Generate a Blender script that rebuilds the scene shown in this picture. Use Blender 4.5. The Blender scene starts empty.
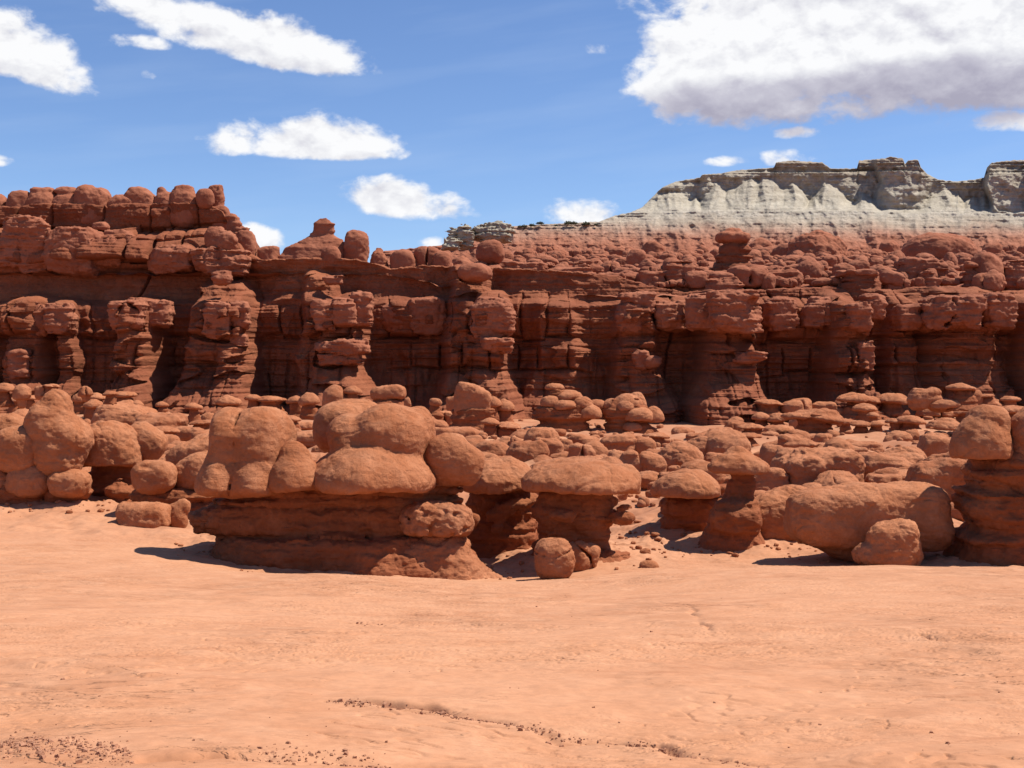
import bpy, math, random
import numpy as np

# ------------------------------------------------------------------ camera, sky, sun, exposure
SC = bpy.context.scene
COL = SC.collection
F = 1236.0            # focal length in pixels of the 1024 px wide frame
CX, HOR = 512.0, 365.0
EYE = 4.2
R = math.radians

cam_d = bpy.data.cameras.new('camera')
cam = bpy.data.objects.new('camera', cam_d); COL.objects.link(cam)
cam.location = (0, 0, EYE); cam.rotation_euler = (R(90), 0, 0)
cam_d.sensor_fit = 'HORIZONTAL'; cam_d.sensor_width = 36.0
cam_d.lens = 36.0 * F / 1024.0
cam_d.shift_y = -(384.0 - HOR) / 1024.0
cam_d.clip_start = 0.1; cam_d.clip_end = 20000
SC.camera = cam

SUN_EL, SUN_AZ = 60.0, 8.0      # elevation; azimuth measured from +X (right) towards +Y (away)
sd = np.array([math.cos(R(SUN_EL))*math.cos(R(SUN_AZ)), math.cos(R(SUN_EL))*math.sin(R(SUN_AZ)), math.sin(R(SUN_EL))])
sun_d = bpy.data.lights.new('sun', 'SUN')
sun = bpy.data.objects.new('sun', sun_d); COL.objects.link(sun)
sun_d.energy = 5.0; sun_d.angle = R(0.5); sun_d.color = (1.0, 0.945, 0.86)
from mathutils import Vector
sun.rotation_euler = Vector((-sd[0], -sd[1], -sd[2])).to_track_quat('-Z', 'Y').to_euler()
sun.location = (40, 20, 80)

SC.view_settings.view_transform = 'Standard'
SC.view_settings.look = 'None'
SC.view_settings.gamma = 1.0
SC.view_settings.exposure = 0.55
SC.view_settings.use_curve_mapping = False
SC.cycles.max_bounces = 6
SC.cycles.diffuse_bounces = 4
SC.cycles.use_denoising = True

world = bpy.data.worlds.new('World'); SC.world = world; world.use_nodes = True

def px_dir(px, py):
    v = np.array([(px-CX)/F, 1.0, (HOR-py)/F]); v /= np.linalg.norm(v)
    return math.atan2(v[0], v[1]), math.asin(v[2])

def build_world():
    nt = world.node_tree; N = nt.nodes; L = nt.links; N.clear()
    def mth(op, a, b=None, c=None, clamp=False):
        n = N.new('ShaderNodeMath'); n.operation = op; n.use_clamp = clamp
        for i, v in enumerate((a, b, c)):
            if v is None: continue
            if isinstance(v, (int, float)): n.inputs[i].default_value = v
            else: L.new(v, n.inputs[i])
        return n.outputs[0]
    sky = N.new('ShaderNodeTexSky'); sky.sky_type = 'NISHITA'; sky.sun_disc = False
    sky.sun_elevation = R(SUN_EL); sky.sun_rotation = R(90-SUN_AZ)
    sky.altitude = 1500; sky.air_density = 1.0; sky.dust_density = 0.35; sky.ozone_density = 2.0
    tc = N.new('ShaderNodeTexCoord')
    sp = N.new('ShaderNodeSeparateXYZ'); L.new(tc.outputs['Generated'], sp.inputs[0])
    az = mth('ARCTAN2', sp.outputs[0], sp.outputs[1])
    el = mth('ARCSINE', sp.outputs[2])
    def nz(vec, sc, det, ro, amp, dist=0.0):
        n = N.new('ShaderNodeTexNoise'); n.inputs['Scale'].default_value = sc; n.inputs['Detail'].default_value = det
        n.inputs['Roughness'].default_value = ro; n.inputs['Distortion'].default_value = dist
        L.new(vec, n.inputs['Vector']); return mth('MULTIPLY', mth('SUBTRACT', n.outputs[0], 0.5), amp)
    def cloud_noise(da, de):
        cmb = N.new('ShaderNodeCombineXYZ'); L.new(mth('ADD', az, da), cmb.inputs[0]); L.new(mth('MULTIPLY', mth('ADD', el, de), 1.5), cmb.inputs[1])
        v = cmb.outputs[0]
        return mth('ADD', mth('ADD', nz(v, 10, 2, .5, 3.6, .2), nz(v, 28, 4, .55, 2.8, .3)), nz(v, 85, 5, .6, 1.1, .2))
    n0 = cloud_noise(0.0, 0.0); n1 = cloud_noise(0.005, 0.010)
    best = rel = None
    # centre x, centre y, half width, height above, height below (photo pixels), slope, weight
    for (cx, cy, hw, up, dn, sl, wgt) in CLOUDS:
        ca, ce = px_dir(cx, cy)
        da_ = mth('SUBTRACT', az, ca)
        de_ = mth('SUBTRACT', mth('SUBTRACT', el, ce), mth('MULTIPLY', da_, sl))
        qa = mth('POWER', mth('ABSOLUTE', mth('MULTIPLY', da_, F/hw)), 2.2)
        lo = mth('MAXIMUM', mth('MULTIPLY', de_, -F/dn), 0.0)
        qe = mth('ADD', mth('POWER', mth('MAXIMUM', mth('MULTIPLY', de_, F/up), 0.0), 2.0), mth('POWER', lo, 2.6))
        f = mth('MAXIMUM', mth('MULTIPLY', mth('SUBTRACT', wgt, mth('ADD', qa, qe)), 1.25), -2.0)
        r_ = mth('ADD', mth('MULTIPLY', mth('MULTIPLY', de_, -F/(dn+.35*up)), min(1.0, (up+dn)/60.0)), 0.0)
        if best is None: best, rel = f, r_
        else:
            gt = mth('GREATER_THAN', f, best)
            rel = mth('ADD', rel, mth('MULTIPLY', gt, mth('SUBTRACT', r_, rel)))
            best = mth('MAXIMUM', best, f)
    d0 = mth('ADD', best, n0)
    mr = N.new('ShaderNodeMapRange'); mr.interpolation_type = 'SMOOTHSTEP'
    mr.inputs[1].default_value = -0.22; mr.inputs[2].default_value = 0.78
    L.new(d0, mr.inputs[0]); alpha = mr.outputs[0]
    puff = mth('MULTIPLY', mth('SUBTRACT', n0, n1), 0.30)
    und = N.new('ShaderNodeMapRange'); und.interpolation_type = 'SMOOTHSTEP'; und.inputs[1].default_value = -.15; und.inputs[2].default_value = 1.1
    L.new(mth('ADD', rel, mth('MULTIPLY', n0, 0.25)), und.inputs[0])
    # the grey base of the large cloud
    ba, be = px_dir(905, 98)
    qa = mth('POWER', mth('MULTIPLY', mth('SUBTRACT', az, ba), F/240.0), 2.0)
    qe = mth('POWER', mth('MULTIPLY', mth('SUBTRACT', el, be), F/40.0), 2.0)
    base = mth('ADD', mth('SUBTRACT', 1.0, mth('ADD', qa, qe)), mth('MULTIPLY', n0, 0.35))
    bm = N.new('ShaderNodeMapRange'); bm.interpolation_type = 'SMOOTHSTEP'; bm.inputs[1].default_value = -0.3; bm.inputs[2].default_value = 0.8
    L.new(base, bm.inputs[0])
    lit = mth('ADD', mth('SUBTRACT', 0.98, mth('MULTIPLY', und.outputs[0], 0.28)), puff)
    lit = mth('SUBTRACT', lit, mth('MULTIPLY', bm.outputs[0], 0.52), clamp=True)
    ramp = N.new('ShaderNodeValToRGB'); cr = ramp.color_ramp
    cr.elements[0].position = 0.2; cr.elements[0].color = (0.286, 0.273, 0.34, 1)
    cr.elements[1].position = 1.0; cr.elements[1].color = (0.68, 0.68, 0.684, 1)
    e = cr.elements.new(0.55); e.color = (0.41, 0.40, 0.455, 1)
    e = cr.elements.new(0.8); e.color = (0.565, 0.565, 0.59, 1)
    L.new(lit, ramp.inputs[0])
    # thin cirrus streaks
    cmb = N.new('ShaderNodeCombineXYZ'); L.new(mth('MULTIPLY', az, 2.0), cmb.inputs[0])
    L.new(mth('MULTIPLY', mth('SUBTRACT', el, mth('MULTIPLY', az, 0.12)), 15.0), cmb.inputs[1])
    ci = N.new('ShaderNodeTexNoise'); ci.inputs['Scale'].default_value = 2.6; ci.inputs['Detail'].default_value = 5
    L.new(cmb.outputs[0], ci.inputs['Vector'])
    cim = N.new('ShaderNodeMapRange'); cim.inputs[1].default_value = 0.47; cim.inputs[2].default_value = 0.85
    cim.inputs[4].default_value = 0.16
    L.new(ci.outputs[0], cim.inputs[0])
    SKY = 0.071
    skm = N.new('ShaderNodeMix'); skm.data_type = 'RGBA'; skm.blend_type = 'MULTIPLY'; skm.inputs[0].default_value = 1.0
    L.new(sky.outputs[0], skm.inputs[6]); skm.inputs[7].default_value = (SKY*1.02, SKY*1.14, SKY*1.38, 1)
    m1 = N.new('ShaderNodeMix'); m1.data_type = 'RGBA'; L.new(cim.outputs[0], m1.inputs[0]); L.new(skm.outputs[2], m1.inputs[6])
    m1.inputs[7].default_value = (0.42, 0.51, 0.65, 1)
    m2 = N.new('ShaderNodeMix'); m2.data_type = 'RGBA'; L.new(mth('MULTIPLY', alpha, 0.97), m2.inputs[0])
    L.new(m1.outputs[2], m2.inputs[6]); L.new(ramp.outputs[0], m2.inputs[7])
    bg = N.new('ShaderNodeBackground'); bg.inputs[1].default_value = 1.0
    L.new(m2.outputs[2], bg.inputs[0])
    out = N.new('ShaderNodeOutputWorld'); L.new(bg.outputs[0], out.inputs[0])

CLOUDS = [
    (22, 60, 71.28, 40.32, 20.16, -0.28, 1.0),
    (250, 42, 112.32, 29.12, 19.04, -0.16, 1.0),
    (165, 10, 71.28, 17.92, 17.92, -0.1, 0.9),
    (142, 42, 34.56, 10.08, 8.96, 0.0, 0.5),
    (148, 74, 12.96, 6.72, 6.72, 0.0, 0.45),
    (302, 147, 95.04, 28, 12.32, 0.0, 1.0),
    (400, 204, 64.8, 22.4, 15.68, -0.1, 1.0),
    (258, 240, 25.92, 15.68, 13.44, 0, 0.8),
    (435, 243, 23.76, 10.08, 10.08, 0, 0.6),
    (582, 216, 41.04, 20.16, 13.44, -0.05, 0.9),
    (598, 49, 28.08, 11.2, 8.96, -0.05, 0.5),
    (715, 68, 79.92, 60.48, 44.8, 0.0, 1.2),
    (860, 48, 183.6, 100.8, 56, 0.05, 1.5),
    (975, 40, 140.4, 100.8, 56, 0, 1.5),
    (1120, 30, 140.4, 100.8, 67.2, 0, 1.5),
    (1010, 121, 38.88, 12.32, 12.32, -0.05, 0.9),
    (798, 133, 28.08, 8.96, 7.84, 0, 0.55),
    (790, 158, 30.24, 11.2, 11.2, 0, 0.75),
    (725, 161, 30.24, 6.72, 6.72, 0, 0.55),
    (-4, 160, 19.44, 6.72, 6.72, 0, 0.5),
    (-150, 90, 64.8, 33.6, 26.88, 0, 1.0),
    (1300, 170, 97.2, 38.08, 26.88, 0, 1.0),
    (-420, 120, 129.6, 49.28, 33.6, 0, 1.0),
    (1650, 60, 162, 67.2, 49.28, 0, 1.0),
]
build_world()

# ------------------------------------------------------------------ numpy helpers
_rng = np.random.RandomState(7)
_perm = np.concatenate([_rng.permutation(256)]*2).astype(np.int32)
_G = np.array([(1,1,0),(-1,1,0),(1,-1,0),(-1,-1,0),(1,0,1),(-1,0,1),(1,0,-1),(-1,0,-1),
               (0,1,1),(0,-1,1),(0,1,-1),(0,-1,-1),(1,1,0),(-1,1,0),(0,-1,1),(0,-1,-1)], np.float32)

def perlin(x, y, z):
    x, y, z = np.broadcast_arrays(np.asarray(x, np.float32), np.asarray(y, np.float32), np.asarray(z, np.float32))
    xi = np.floor(x).astype(np.int32); yi = np.floor(y).astype(np.int32); zi = np.floor(z).astype(np.int32)
    fx = x-xi; fy = y-yi; fz = z-zi
    u = fx*fx*fx*(fx*(fx*6-15)+10); v = fy*fy*fy*(fy*(fy*6-15)+10); w = fz*fz*fz*(fz*(fz*6-15)+10)
    xi &= 255; yi &= 255; zi &= 255
    def g(dx, dy, dz):
        h = _perm[_perm[_perm[(xi+dx) & 255]+((yi+dy) & 255)]+((zi+dz) & 255)] & 15
        q = _G[h]
        return q[..., 0]*(fx-dx)+q[..., 1]*(fy-dy)+q[..., 2]*(fz-dz)
    a = g(0,0,0); a += u*(g(1,0,0)-a)
    b = g(0,1,0); b += u*(g(1,1,0)-b)
    a += v*(b-a)
    c = g(0,0,1); c += u*(g(1,0,1)-c)
    d = g(0,1,1); d += u*(g(1,1,1)-d)
    c += v*(d-c)
    return a+w*(c-a)

def fbm(x, y, z, octv=3, gain=0.5, lac=2.03):
    s = 0; a = 1.0; f = 1.0
    for i in range(octv):
        s = s+a*perlin(x*f+17.3*i, y*f-9.1*i, z*f+4.7*i); a *= gain; f *= lac
    return s

def sstep(a, b, x):
    t = np.clip((x-a)/(b-a), 0, 1); return t*t*(3-2*t)

def smin(a, b, k):
    if k <= 0: return np.minimum(a, b)
    h = np.maximum(k-np.abs(a-b), 0)/k
    return np.minimum(a, b)-h*h*k*0.25
def smax(a, b, k): return -smin(-a, -b, k)

def make_mesh(name, verts, quads, smooth=True):
    me = bpy.data.meshes.new(name)
    nv, nq = len(verts), len(quads)
    me.vertices.add(nv); me.vertices.foreach_set('co', np.ascontiguousarray(verts, np.float32).ravel())
    me.loops.add(nq*4); me.loops.foreach_set('vertex_index', np.ascontiguousarray(quads, np.int32).ravel())
    me.polygons.add(nq); me.polygons.foreach_set('loop_start', np.arange(0, nq*4, 4, dtype=np.int32))
    me.polygons.foreach_set('use_smooth', np.ones(nq, bool) if smooth else np.zeros(nq, bool))
    me.update(calc_edges=True)
    return me

def surface_nets(d, lo, h):
    nx, ny, nz = d.shape
    s = d < 0
    cnt = np.zeros((nx-1, ny-1, nz-1), np.int8)
    for a in (0, 1):
        for b in (0, 1):
            for c in (0, 1):
                cnt += s[a:nx-1+a, b:ny-1+b, c:nz-1+c]
    act = (cnt > 0) & (cnt < 8)
    idx = np.full(act.shape, -1, np.int32)
    I, J, K = np.nonzero(act); n = len(I)
    idx[I, J, K] = np.arange(n)
    acc = np.zeros((n, 3), np.float32); num = np.zeros(n, np.float32)
    cv = {}
    for a in (0, 1):
        for b in (0, 1):
            for c in (0, 1):
                cv[a, b, c] = d[I+a, J+b, K+c]
    keys = list(cv.keys())
    for k0 in keys:
        for ax in range(3):
            if k0[ax] == 1: continue
            k1 = list(k0); k1[ax] = 1; k1 = tuple(k1)
            v0, v1 = cv[k0], cv[k1]
            m = (v0 < 0) != (v1 < 0)
            t = np.where(m, v0/np.where(m, v0-v1, 1), 0)
            for q in range(3):
                if q == ax: acc[:, q] += np.where(m, t, 0)
                else: acc[:, q] += np.where(m, k0[q], 0)
            num += m
    acc /= num[:, None]
    verts = (np.stack([I, J, K], 1)+acc)*h+np.asarray(lo, np.float32)
    quads = []
    def emit(S0, S1, i, j, k, c0, c1, c2, c3, flip):
        q = np.stack([c0, c1, c2, c3], 1)
        q[flip] = q[flip][:, ::-1]
        quads.append(q)
    # x edges
    m = s[:-1] != s[1:]; m[:, 0, :] = 0; m[:, -1, :] = 0; m[:, :, 0] = 0; m[:, :, -1] = 0
    i, j, k = np.nonzero(m); fl = ~s[i, j, k]
    emit(0, 0, i, j, k, idx[i, j-1, k-1], idx[i, j, k-1], idx[i, j, k], idx[i, j-1, k], fl)
    m = s[:, :-1] != s[:, 1:]; m[0] = 0; m[-1] = 0; m[:, :, 0] = 0; m[:, :, -1] = 0
    i, j, k = np.nonzero(m); fl = ~s[i, j, k]
    emit(0, 0, i, j, k, idx[i-1, j, k-1], idx[i-1, j, k], idx[i, j, k], idx[i, j, k-1], fl)
    m = s[:, :, :-1] != s[:, :, 1:]; m[0] = 0; m[-1] = 0; m[:, 0] = 0; m[:, -1] = 0
    i, j, k = np.nonzero(m); fl = ~s[i, j, k]
    emit(0, 0, i, j, k, idx[i-1, j-1, k], idx[i, j-1, k], idx[i, j, k], idx[i-1, j, k], fl)
    q = np.concatenate(quads)
    q = q[(q >= 0).all(1)]
    return verts, q

def vnormals(v, q):
    a = v[q[:, 2]]-v[q[:, 0]]; b = v[q[:, 3]]-v[q[:, 1]]
    n = np.cross(a, b); out = np.zeros_like(v)
    for c in range(4):
        for ax in range(3):
            out[:, ax] += np.bincount(q[:, c], n[:, ax], len(v))
    return out/np.maximum(np.linalg.norm(out, axis=1, keepdims=True), 1e-9)

def X(px, Y): return (px-CX)/F*Y
def Z(py, Y): return EYE+(HOR-py)/F*Y

# ------------------------------------------------------------------ scene tagging
def tag(o, label=None, cat=None, group=None, kind=None):
    if label: o['label'] = label
    if cat: o['category'] = cat
    if group: o['group'] = group
    if kind: o['kind'] = kind
    return o
def link(name, me, mat, parent=None, loc=(0, 0, 0)):
    o = bpy.data.objects.new(name, me); COL.objects.link(o)
    if mat: 
        if me.materials: pass
        else: me.materials.append(mat)
    o.location = loc
    if parent: o.parent = parent
    return o
def empty(name, loc):
    o = bpy.data.objects.new(name, None); COL.objects.link(o); o.location = loc; o.empty_display_size = 0.3
    return o

# ------------------------------------------------------------------ materials
def mat_rock(name, c0, c1, c2, scale=1.0, strata=0.0, bump=0.6, streak=0.0, pit=0.0, rough=0.92, strata_col=None, fine=1.0, crack=0.22, lay=.9, dist=.06):
    m = bpy.data.materials.new(name); m.use_nodes = True
    nt = m.node_tree; N = nt.nodes; L = nt.links; N.clear()
    out = N.new('ShaderNodeOutputMaterial'); b = N.new('ShaderNodeBsdfPrincipled')
    b.inputs['Roughness'].default_value = rough
    try: b.inputs['Specular IOR Level'].default_value = 0.15
    except Exception: pass
    L.new(b.outputs[0], out.inputs[0])
    g = N.new('ShaderNodeNewGeometry'); P = g.outputs['Position']
    def noise(sc, det=5, ro=0.6, vec=None, dist=0):
        n = N.new('ShaderNodeTexNoise'); n.inputs['Scale'].default_value = sc; n.inputs['Detail'].default_value = det
        n.inputs['Roughness'].default_value = ro; n.inputs['Distortion'].default_value = dist
        L.new(vec or P, n.inputs['Vector']); return n.outputs[0]
    def ramp(v, p0, p1, a=(0,0,0,1), c=(1,1,1,1)):
        r = N.new('ShaderNodeValToRGB'); r.color_ramp.elements[0].position = p0; r.color_ramp.elements[1].position = p1
        r.color_ramp.elements[0].color = a; r.color_ramp.elements[1].color = c
        L.new(v, r.inputs[0]); return r.outputs[0]
    def mix(f, a, c, mode='MIX'):
        x = N.new('ShaderNodeMix'); x.data_type = 'RGBA'; x.blend_type = mode
        if isinstance(f, float): x.inputs[0].default_value = f
        else: L.new(f, x.inputs[0])
        for s, v in ((6, a), (7, c)):
            if isinstance(v, tuple): x.inputs[s].default_value = v
            else: L.new(v, x.inputs[s])
        return x.outputs[2]
    big = noise(0.35*scale, 4, 0.55)
    med = noise(2.2*scale, 6, 0.65, dist=0.4)
    fin = noise(14*scale, 4, 0.7)
    col = mix(ramp(big, 0.35, 0.68), c0+(1,), c1+(1,))
    col = mix(ramp(med, 0.42, 0.75), col, c2+(1,))
    col = mix(0.35, col, ramp(fin, 0.25, 0.75, (0.55,0.55,0.55,1), (1.25,1.25,1.25,1)), 'MULTIPLY')
    if strata > 0:
        sx = N.new('ShaderNodeMapping'); sx.inputs['Scale'].default_value = (0.06, 0.06, 1.0); L.new(P, sx.inputs[0])
        st = noise(1.5*scale, 6, 0.7, vec=sx.outputs[0], dist=0.15)
        col = mix(ramp(st, 0.42, 0.62, (strata,)*3+(1,), (0,0,0,1)), col, (strata_col or c2)+(1,))
    if streak > 0:
        sx = N.new('ShaderNodeMapping'); sx.inputs['Scale'].default_value = (1.0, 1.0, 0.07); L.new(P, sx.inputs[0])
        st = noise(1.3*scale, 5, 0.65, vec=sx.outputs[0])
        col = mix(ramp(st, 0.5, 0.7, (0,0,0,1), (streak,)*3+(1,)), col, tuple(v*0.5 for v in c2)+(1,))
    L.new(col, b.inputs['Base Color'])
    # bump: grain, weathering, small pits
    def add(a, k, c):
        x = N.new('ShaderNodeMath'); x.operation = 'MULTIPLY_ADD'; L.new(c, x.inputs[0]); x.inputs[1].default_value = k
        if isinstance(a, float): x.inputs[2].default_value = a
        else: L.new(a, x.inputs[2])
        return x.outputs[0]
    h = add(0.0, 0.55, noise(7*scale, 9, 0.74, dist=0.3))
    h = add(h, 0.25*fine, noise(38*scale, 4, 0.7))
    vc = N.new('ShaderNodeTexVoronoi'); vc.feature = 'DISTANCE_TO_EDGE'; vc.inputs['Scale'].default_value = 1.1*scale
    wv = N.new('ShaderNodeMix'); wv.data_type = 'VECTOR'; wv.inputs[0].default_value = 0.35; L.new(P, wv.inputs[4])
    nc = N.new('ShaderNodeTexNoise'); nc.inputs['Scale'].default_value = 1.6*scale; nc.inputs['Detail'].default_value = 5; L.new(P, nc.inputs['Vector']); L.new(nc.outputs[1], wv.inputs[5])
    L.new(wv.outputs[1], vc.inputs['Vector'])
    h = add(h, crack, ramp(vc.outputs['Distance'], 0.0, 0.045))
    if strata > 0:
        sb = N.new('ShaderNodeMapping'); sb.inputs['Scale'].default_value = (0.12, 0.12, 1.0); L.new(P, sb.inputs[0])
        h = add(h, lay, noise(7*scale, 5, 0.75, vec=sb.outputs[0], dist=0.1))
    if pit > 0:
        v = N.new('ShaderNodeTexVoronoi'); v.inputs['Scale'].default_value = 6*scale; v.inputs['Randomness'].default_value = 1
        L.new(P, v.inputs['Vector'])
        h = add(h, pit, ramp(v.outputs['Distance'], 0.08, 0.4))
    bp = N.new('ShaderNodeBump'); bp.inputs['Strength'].default_value = bump; bp.inputs['Distance'].default_value = dist/scale
    L.new(h, bp.inputs['Height']); L.new(bp.outputs[0], b.inputs['Normal'])
    return m

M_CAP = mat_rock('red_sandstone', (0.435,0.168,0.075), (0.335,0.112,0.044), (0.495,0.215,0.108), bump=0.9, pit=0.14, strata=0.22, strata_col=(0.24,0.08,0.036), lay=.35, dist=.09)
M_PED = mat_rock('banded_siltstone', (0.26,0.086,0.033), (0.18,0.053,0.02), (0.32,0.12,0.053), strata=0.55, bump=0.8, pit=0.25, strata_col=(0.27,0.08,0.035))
M_MID = mat_rock('weathered_sandstone', (0.415,0.158,0.072), (0.31,0.102,0.042), (0.48,0.205,0.103), scale=0.6, bump=0.9, pit=0.10, strata=0.22, strata_col=(0.23,0.078,0.036), lay=.35, dist=.08)
M_KNOB = mat_rock('knob_sandstone', (0.30,0.106,0.056), (0.225,0.072,0.037), (0.35,0.135,0.075), scale=0.4, bump=0.7)
M_CLIFF = mat_rock('cliff_sandstone', (0.285,0.095,0.043), (0.205,0.062,0.028), (0.325,0.118,0.058), scale=0.35, strata=0.5, streak=0.35, bump=0.9, strata_col=(0.17,0.048,0.024))

# ------------------------------------------------------------------ ground
CTRL = [  # photo column, photo row, distance -> ground level there
    (-400,768,5.3),(0,768,5.3),(512,768,5.3),(1024,768,5.3),(1500,768,5.3),
    (-300,690,7.6),(0,690,7.6),(512,695,7.5),(1024,690,7.6),(1400,690,7.6),
    (-300,625,11.5),(0,622,11.5),(512,632,11.4),(1024,625,11.5),(1400,625,11.5),
    (-200,585,17),(0,580,17),(200,588,17),(512,598,17),(760,589,17),(1024,586,17),(1300,586,17),
    (-200,552,22),(0,556,22),(100,560,22),(220,570,21.5),(380,577,21.5),(512,581,21.5),(640,575,21.5),(760,568,21.5),(900,566,21.5),(1024,569,21.5),(1250,569,21.5),
    (-150,520,26),(0,525,27),(80,522,27.5),(160,540,25.5),(240,572,24),(400,580,24),(520,580,24),(640,570,24),(760,566,24.3),(900,569,24),(1024,571,24),(1250,571,24),
    (-100,500,31),(40,503,31),(130,506,31),(200,528,28),(330,560,27),(520,556,27),(640,546,27.5),(700,552,27),(760,540,27.5),(900,545,27),(1024,550,27),
    (-200,480,38),(100,484,38),(300,498,37),(512,500,37),(640,506,36),(760,498,36),(900,490,37),(1200,490,37),
    (-100,452,50),(250,452,50),(512,456,50),(760,454,50),(1000,450,51),
    (-200,430,66),(250,430,66),(512,435,66),(760,436,66),(1000,434,66),
    (-300,416,92),(200,415,92),(400,417,92),(560,421,92),(690,425,92),(800,421,92),(1000,417,92),(1200,416,92),
    (-300,404,120),(512,408,120),(1200,404,120),
    (-300,382,300),(512,382,300),(1200,382,300),
]
def _uv(x, y):
    y = np.maximum(y, 3.0)
    return (x/y*F)/330.0, np.log(y)*3.2
_cx = np.array([X(a, c) for a, b, c in CTRL]); _cy = np.array([c for a, b, c in CTRL], float)
_cz = np.array([Z(b, c) for a, b, c in CTRL])
def _phi(r2): return r2*np.log(np.maximum(r2, 1e-12))*0.5
_cu, _cv = _uv(_cx, _cy)
_n = len(CTRL)
_A = np.zeros((_n+3, _n+3)); _A[:_n, :_n] = _phi((_cu[:, None]-_cu)**2+(_cv[:, None]-_cv)**2)+np.eye(_n)*0.02
_A[:_n, _n] = 1; _A[:_n, _n+1] = _cu; _A[:_n, _n+2] = _cv; _A[_n:, :_n] = _A[:_n, _n:].T
_w = np.linalg.solve(_A, np.concatenate([_cz, [0, 0, 0]]))
def ground_base(x, y):
    x = np.asarray(x, float); y = np.asarray(y, float)
    u, v = _uv(x, y); u = np.clip(u, -3.2, 3.2); v = np.clip(v, np.log(4.2)*3.2, np.log(300)*3.2)
    s = _w[_n]+_w[_n+1]*u+_w[_n+2]*v
    for i in range(_n):
        s = s+_w[i]*_phi((u-_cu[i])**2+(v-_cv[i])**2)
    return s

# eroded lips and cracks across the near slickrock: photo polylines given their distance by the slope they lie on
def on_ground(px, py):
    ys = np.geomspace(4.5, 110, 500)
    zz = ground_base(X(px, ys), ys); d = zz-Z(py, ys)
    k = np.nonzero(d > 0)[0]
    if len(k) and k[0] > 0:
        i = k[0]; q = -d[i-1]/(d[i]-d[i-1]); yv = ys[i-1]+q*(ys[i]-ys[i-1])
    else: yv = 4.6 if len(k) else 60.0
    return X(px, yv), yv
CRACKS = [([(330,708),(372,710),(400,714),(430,717),(470,722),(520,727),(560,733),(610,734),(650,737),(700,752),(760,768)], 0.035, 0.05),
          ([(130,766),(200,762),(260,760),(330,761),(400,764),(470,765),(560,764),(640,768)], 0.035, 0.04),
          ([(-10,752),(40,757),(90,760),(130,763)], 0.10, 0.015),
          ([(350,619),(385,620)], 0.03, 0.03), ([(690,636),(712,637)], 0.03, 0.03),
          ([(920,637),(950,642)], 0.03, 0.03), ([(440,668),(475,670)], 0.02, 0.02), ([(0,690),(60,695)], 0.03, 0.03),
          ([(655,600),(690,606),(700,628),(712,637)], 0.04, 0.03)]
LIPS = [[(-500,640),(0,664),(200,690),(330,706),(470,719),(560,730),(650,734),(760,764),(1000,780),(1500,790)],
        [(-500,768),(130,764),(260,757),(400,760),(640,766),(900,778),(1500,785)],
        [(-500,570),(0,588),(180,598),(400,612),(520,625),(700,640),(1024,655),(1500,690)]]
def seg_dist(x, y, pts):
    best = np.full(x.shape, 1e9); side = np.zeros(x.shape)
    for (x0, y0), (x1, y1) in zip(pts[:-1], pts[1:]):
        dx, dy = x1-x0, y1-y0; L2 = dx*dx+dy*dy
        t = np.clip(((x-x0)*dx+(y-y0)*dy)/L2, 0, 1)
        d = np.hypot(x-x0-t*dx, y-y0-t*dy)
        s = (x-x0)*dy-(y-y0)*dx
        m = d < best; best = np.where(m, d, best); side = np.where(m, s, side)
    return best, side
_cracks_w = [([on_ground(*p) for p in pts], w, dp) for pts, w, dp in CRACKS]
_lips_w = [[on_ground(*p) for p in pts] for pts in LIPS]

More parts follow.
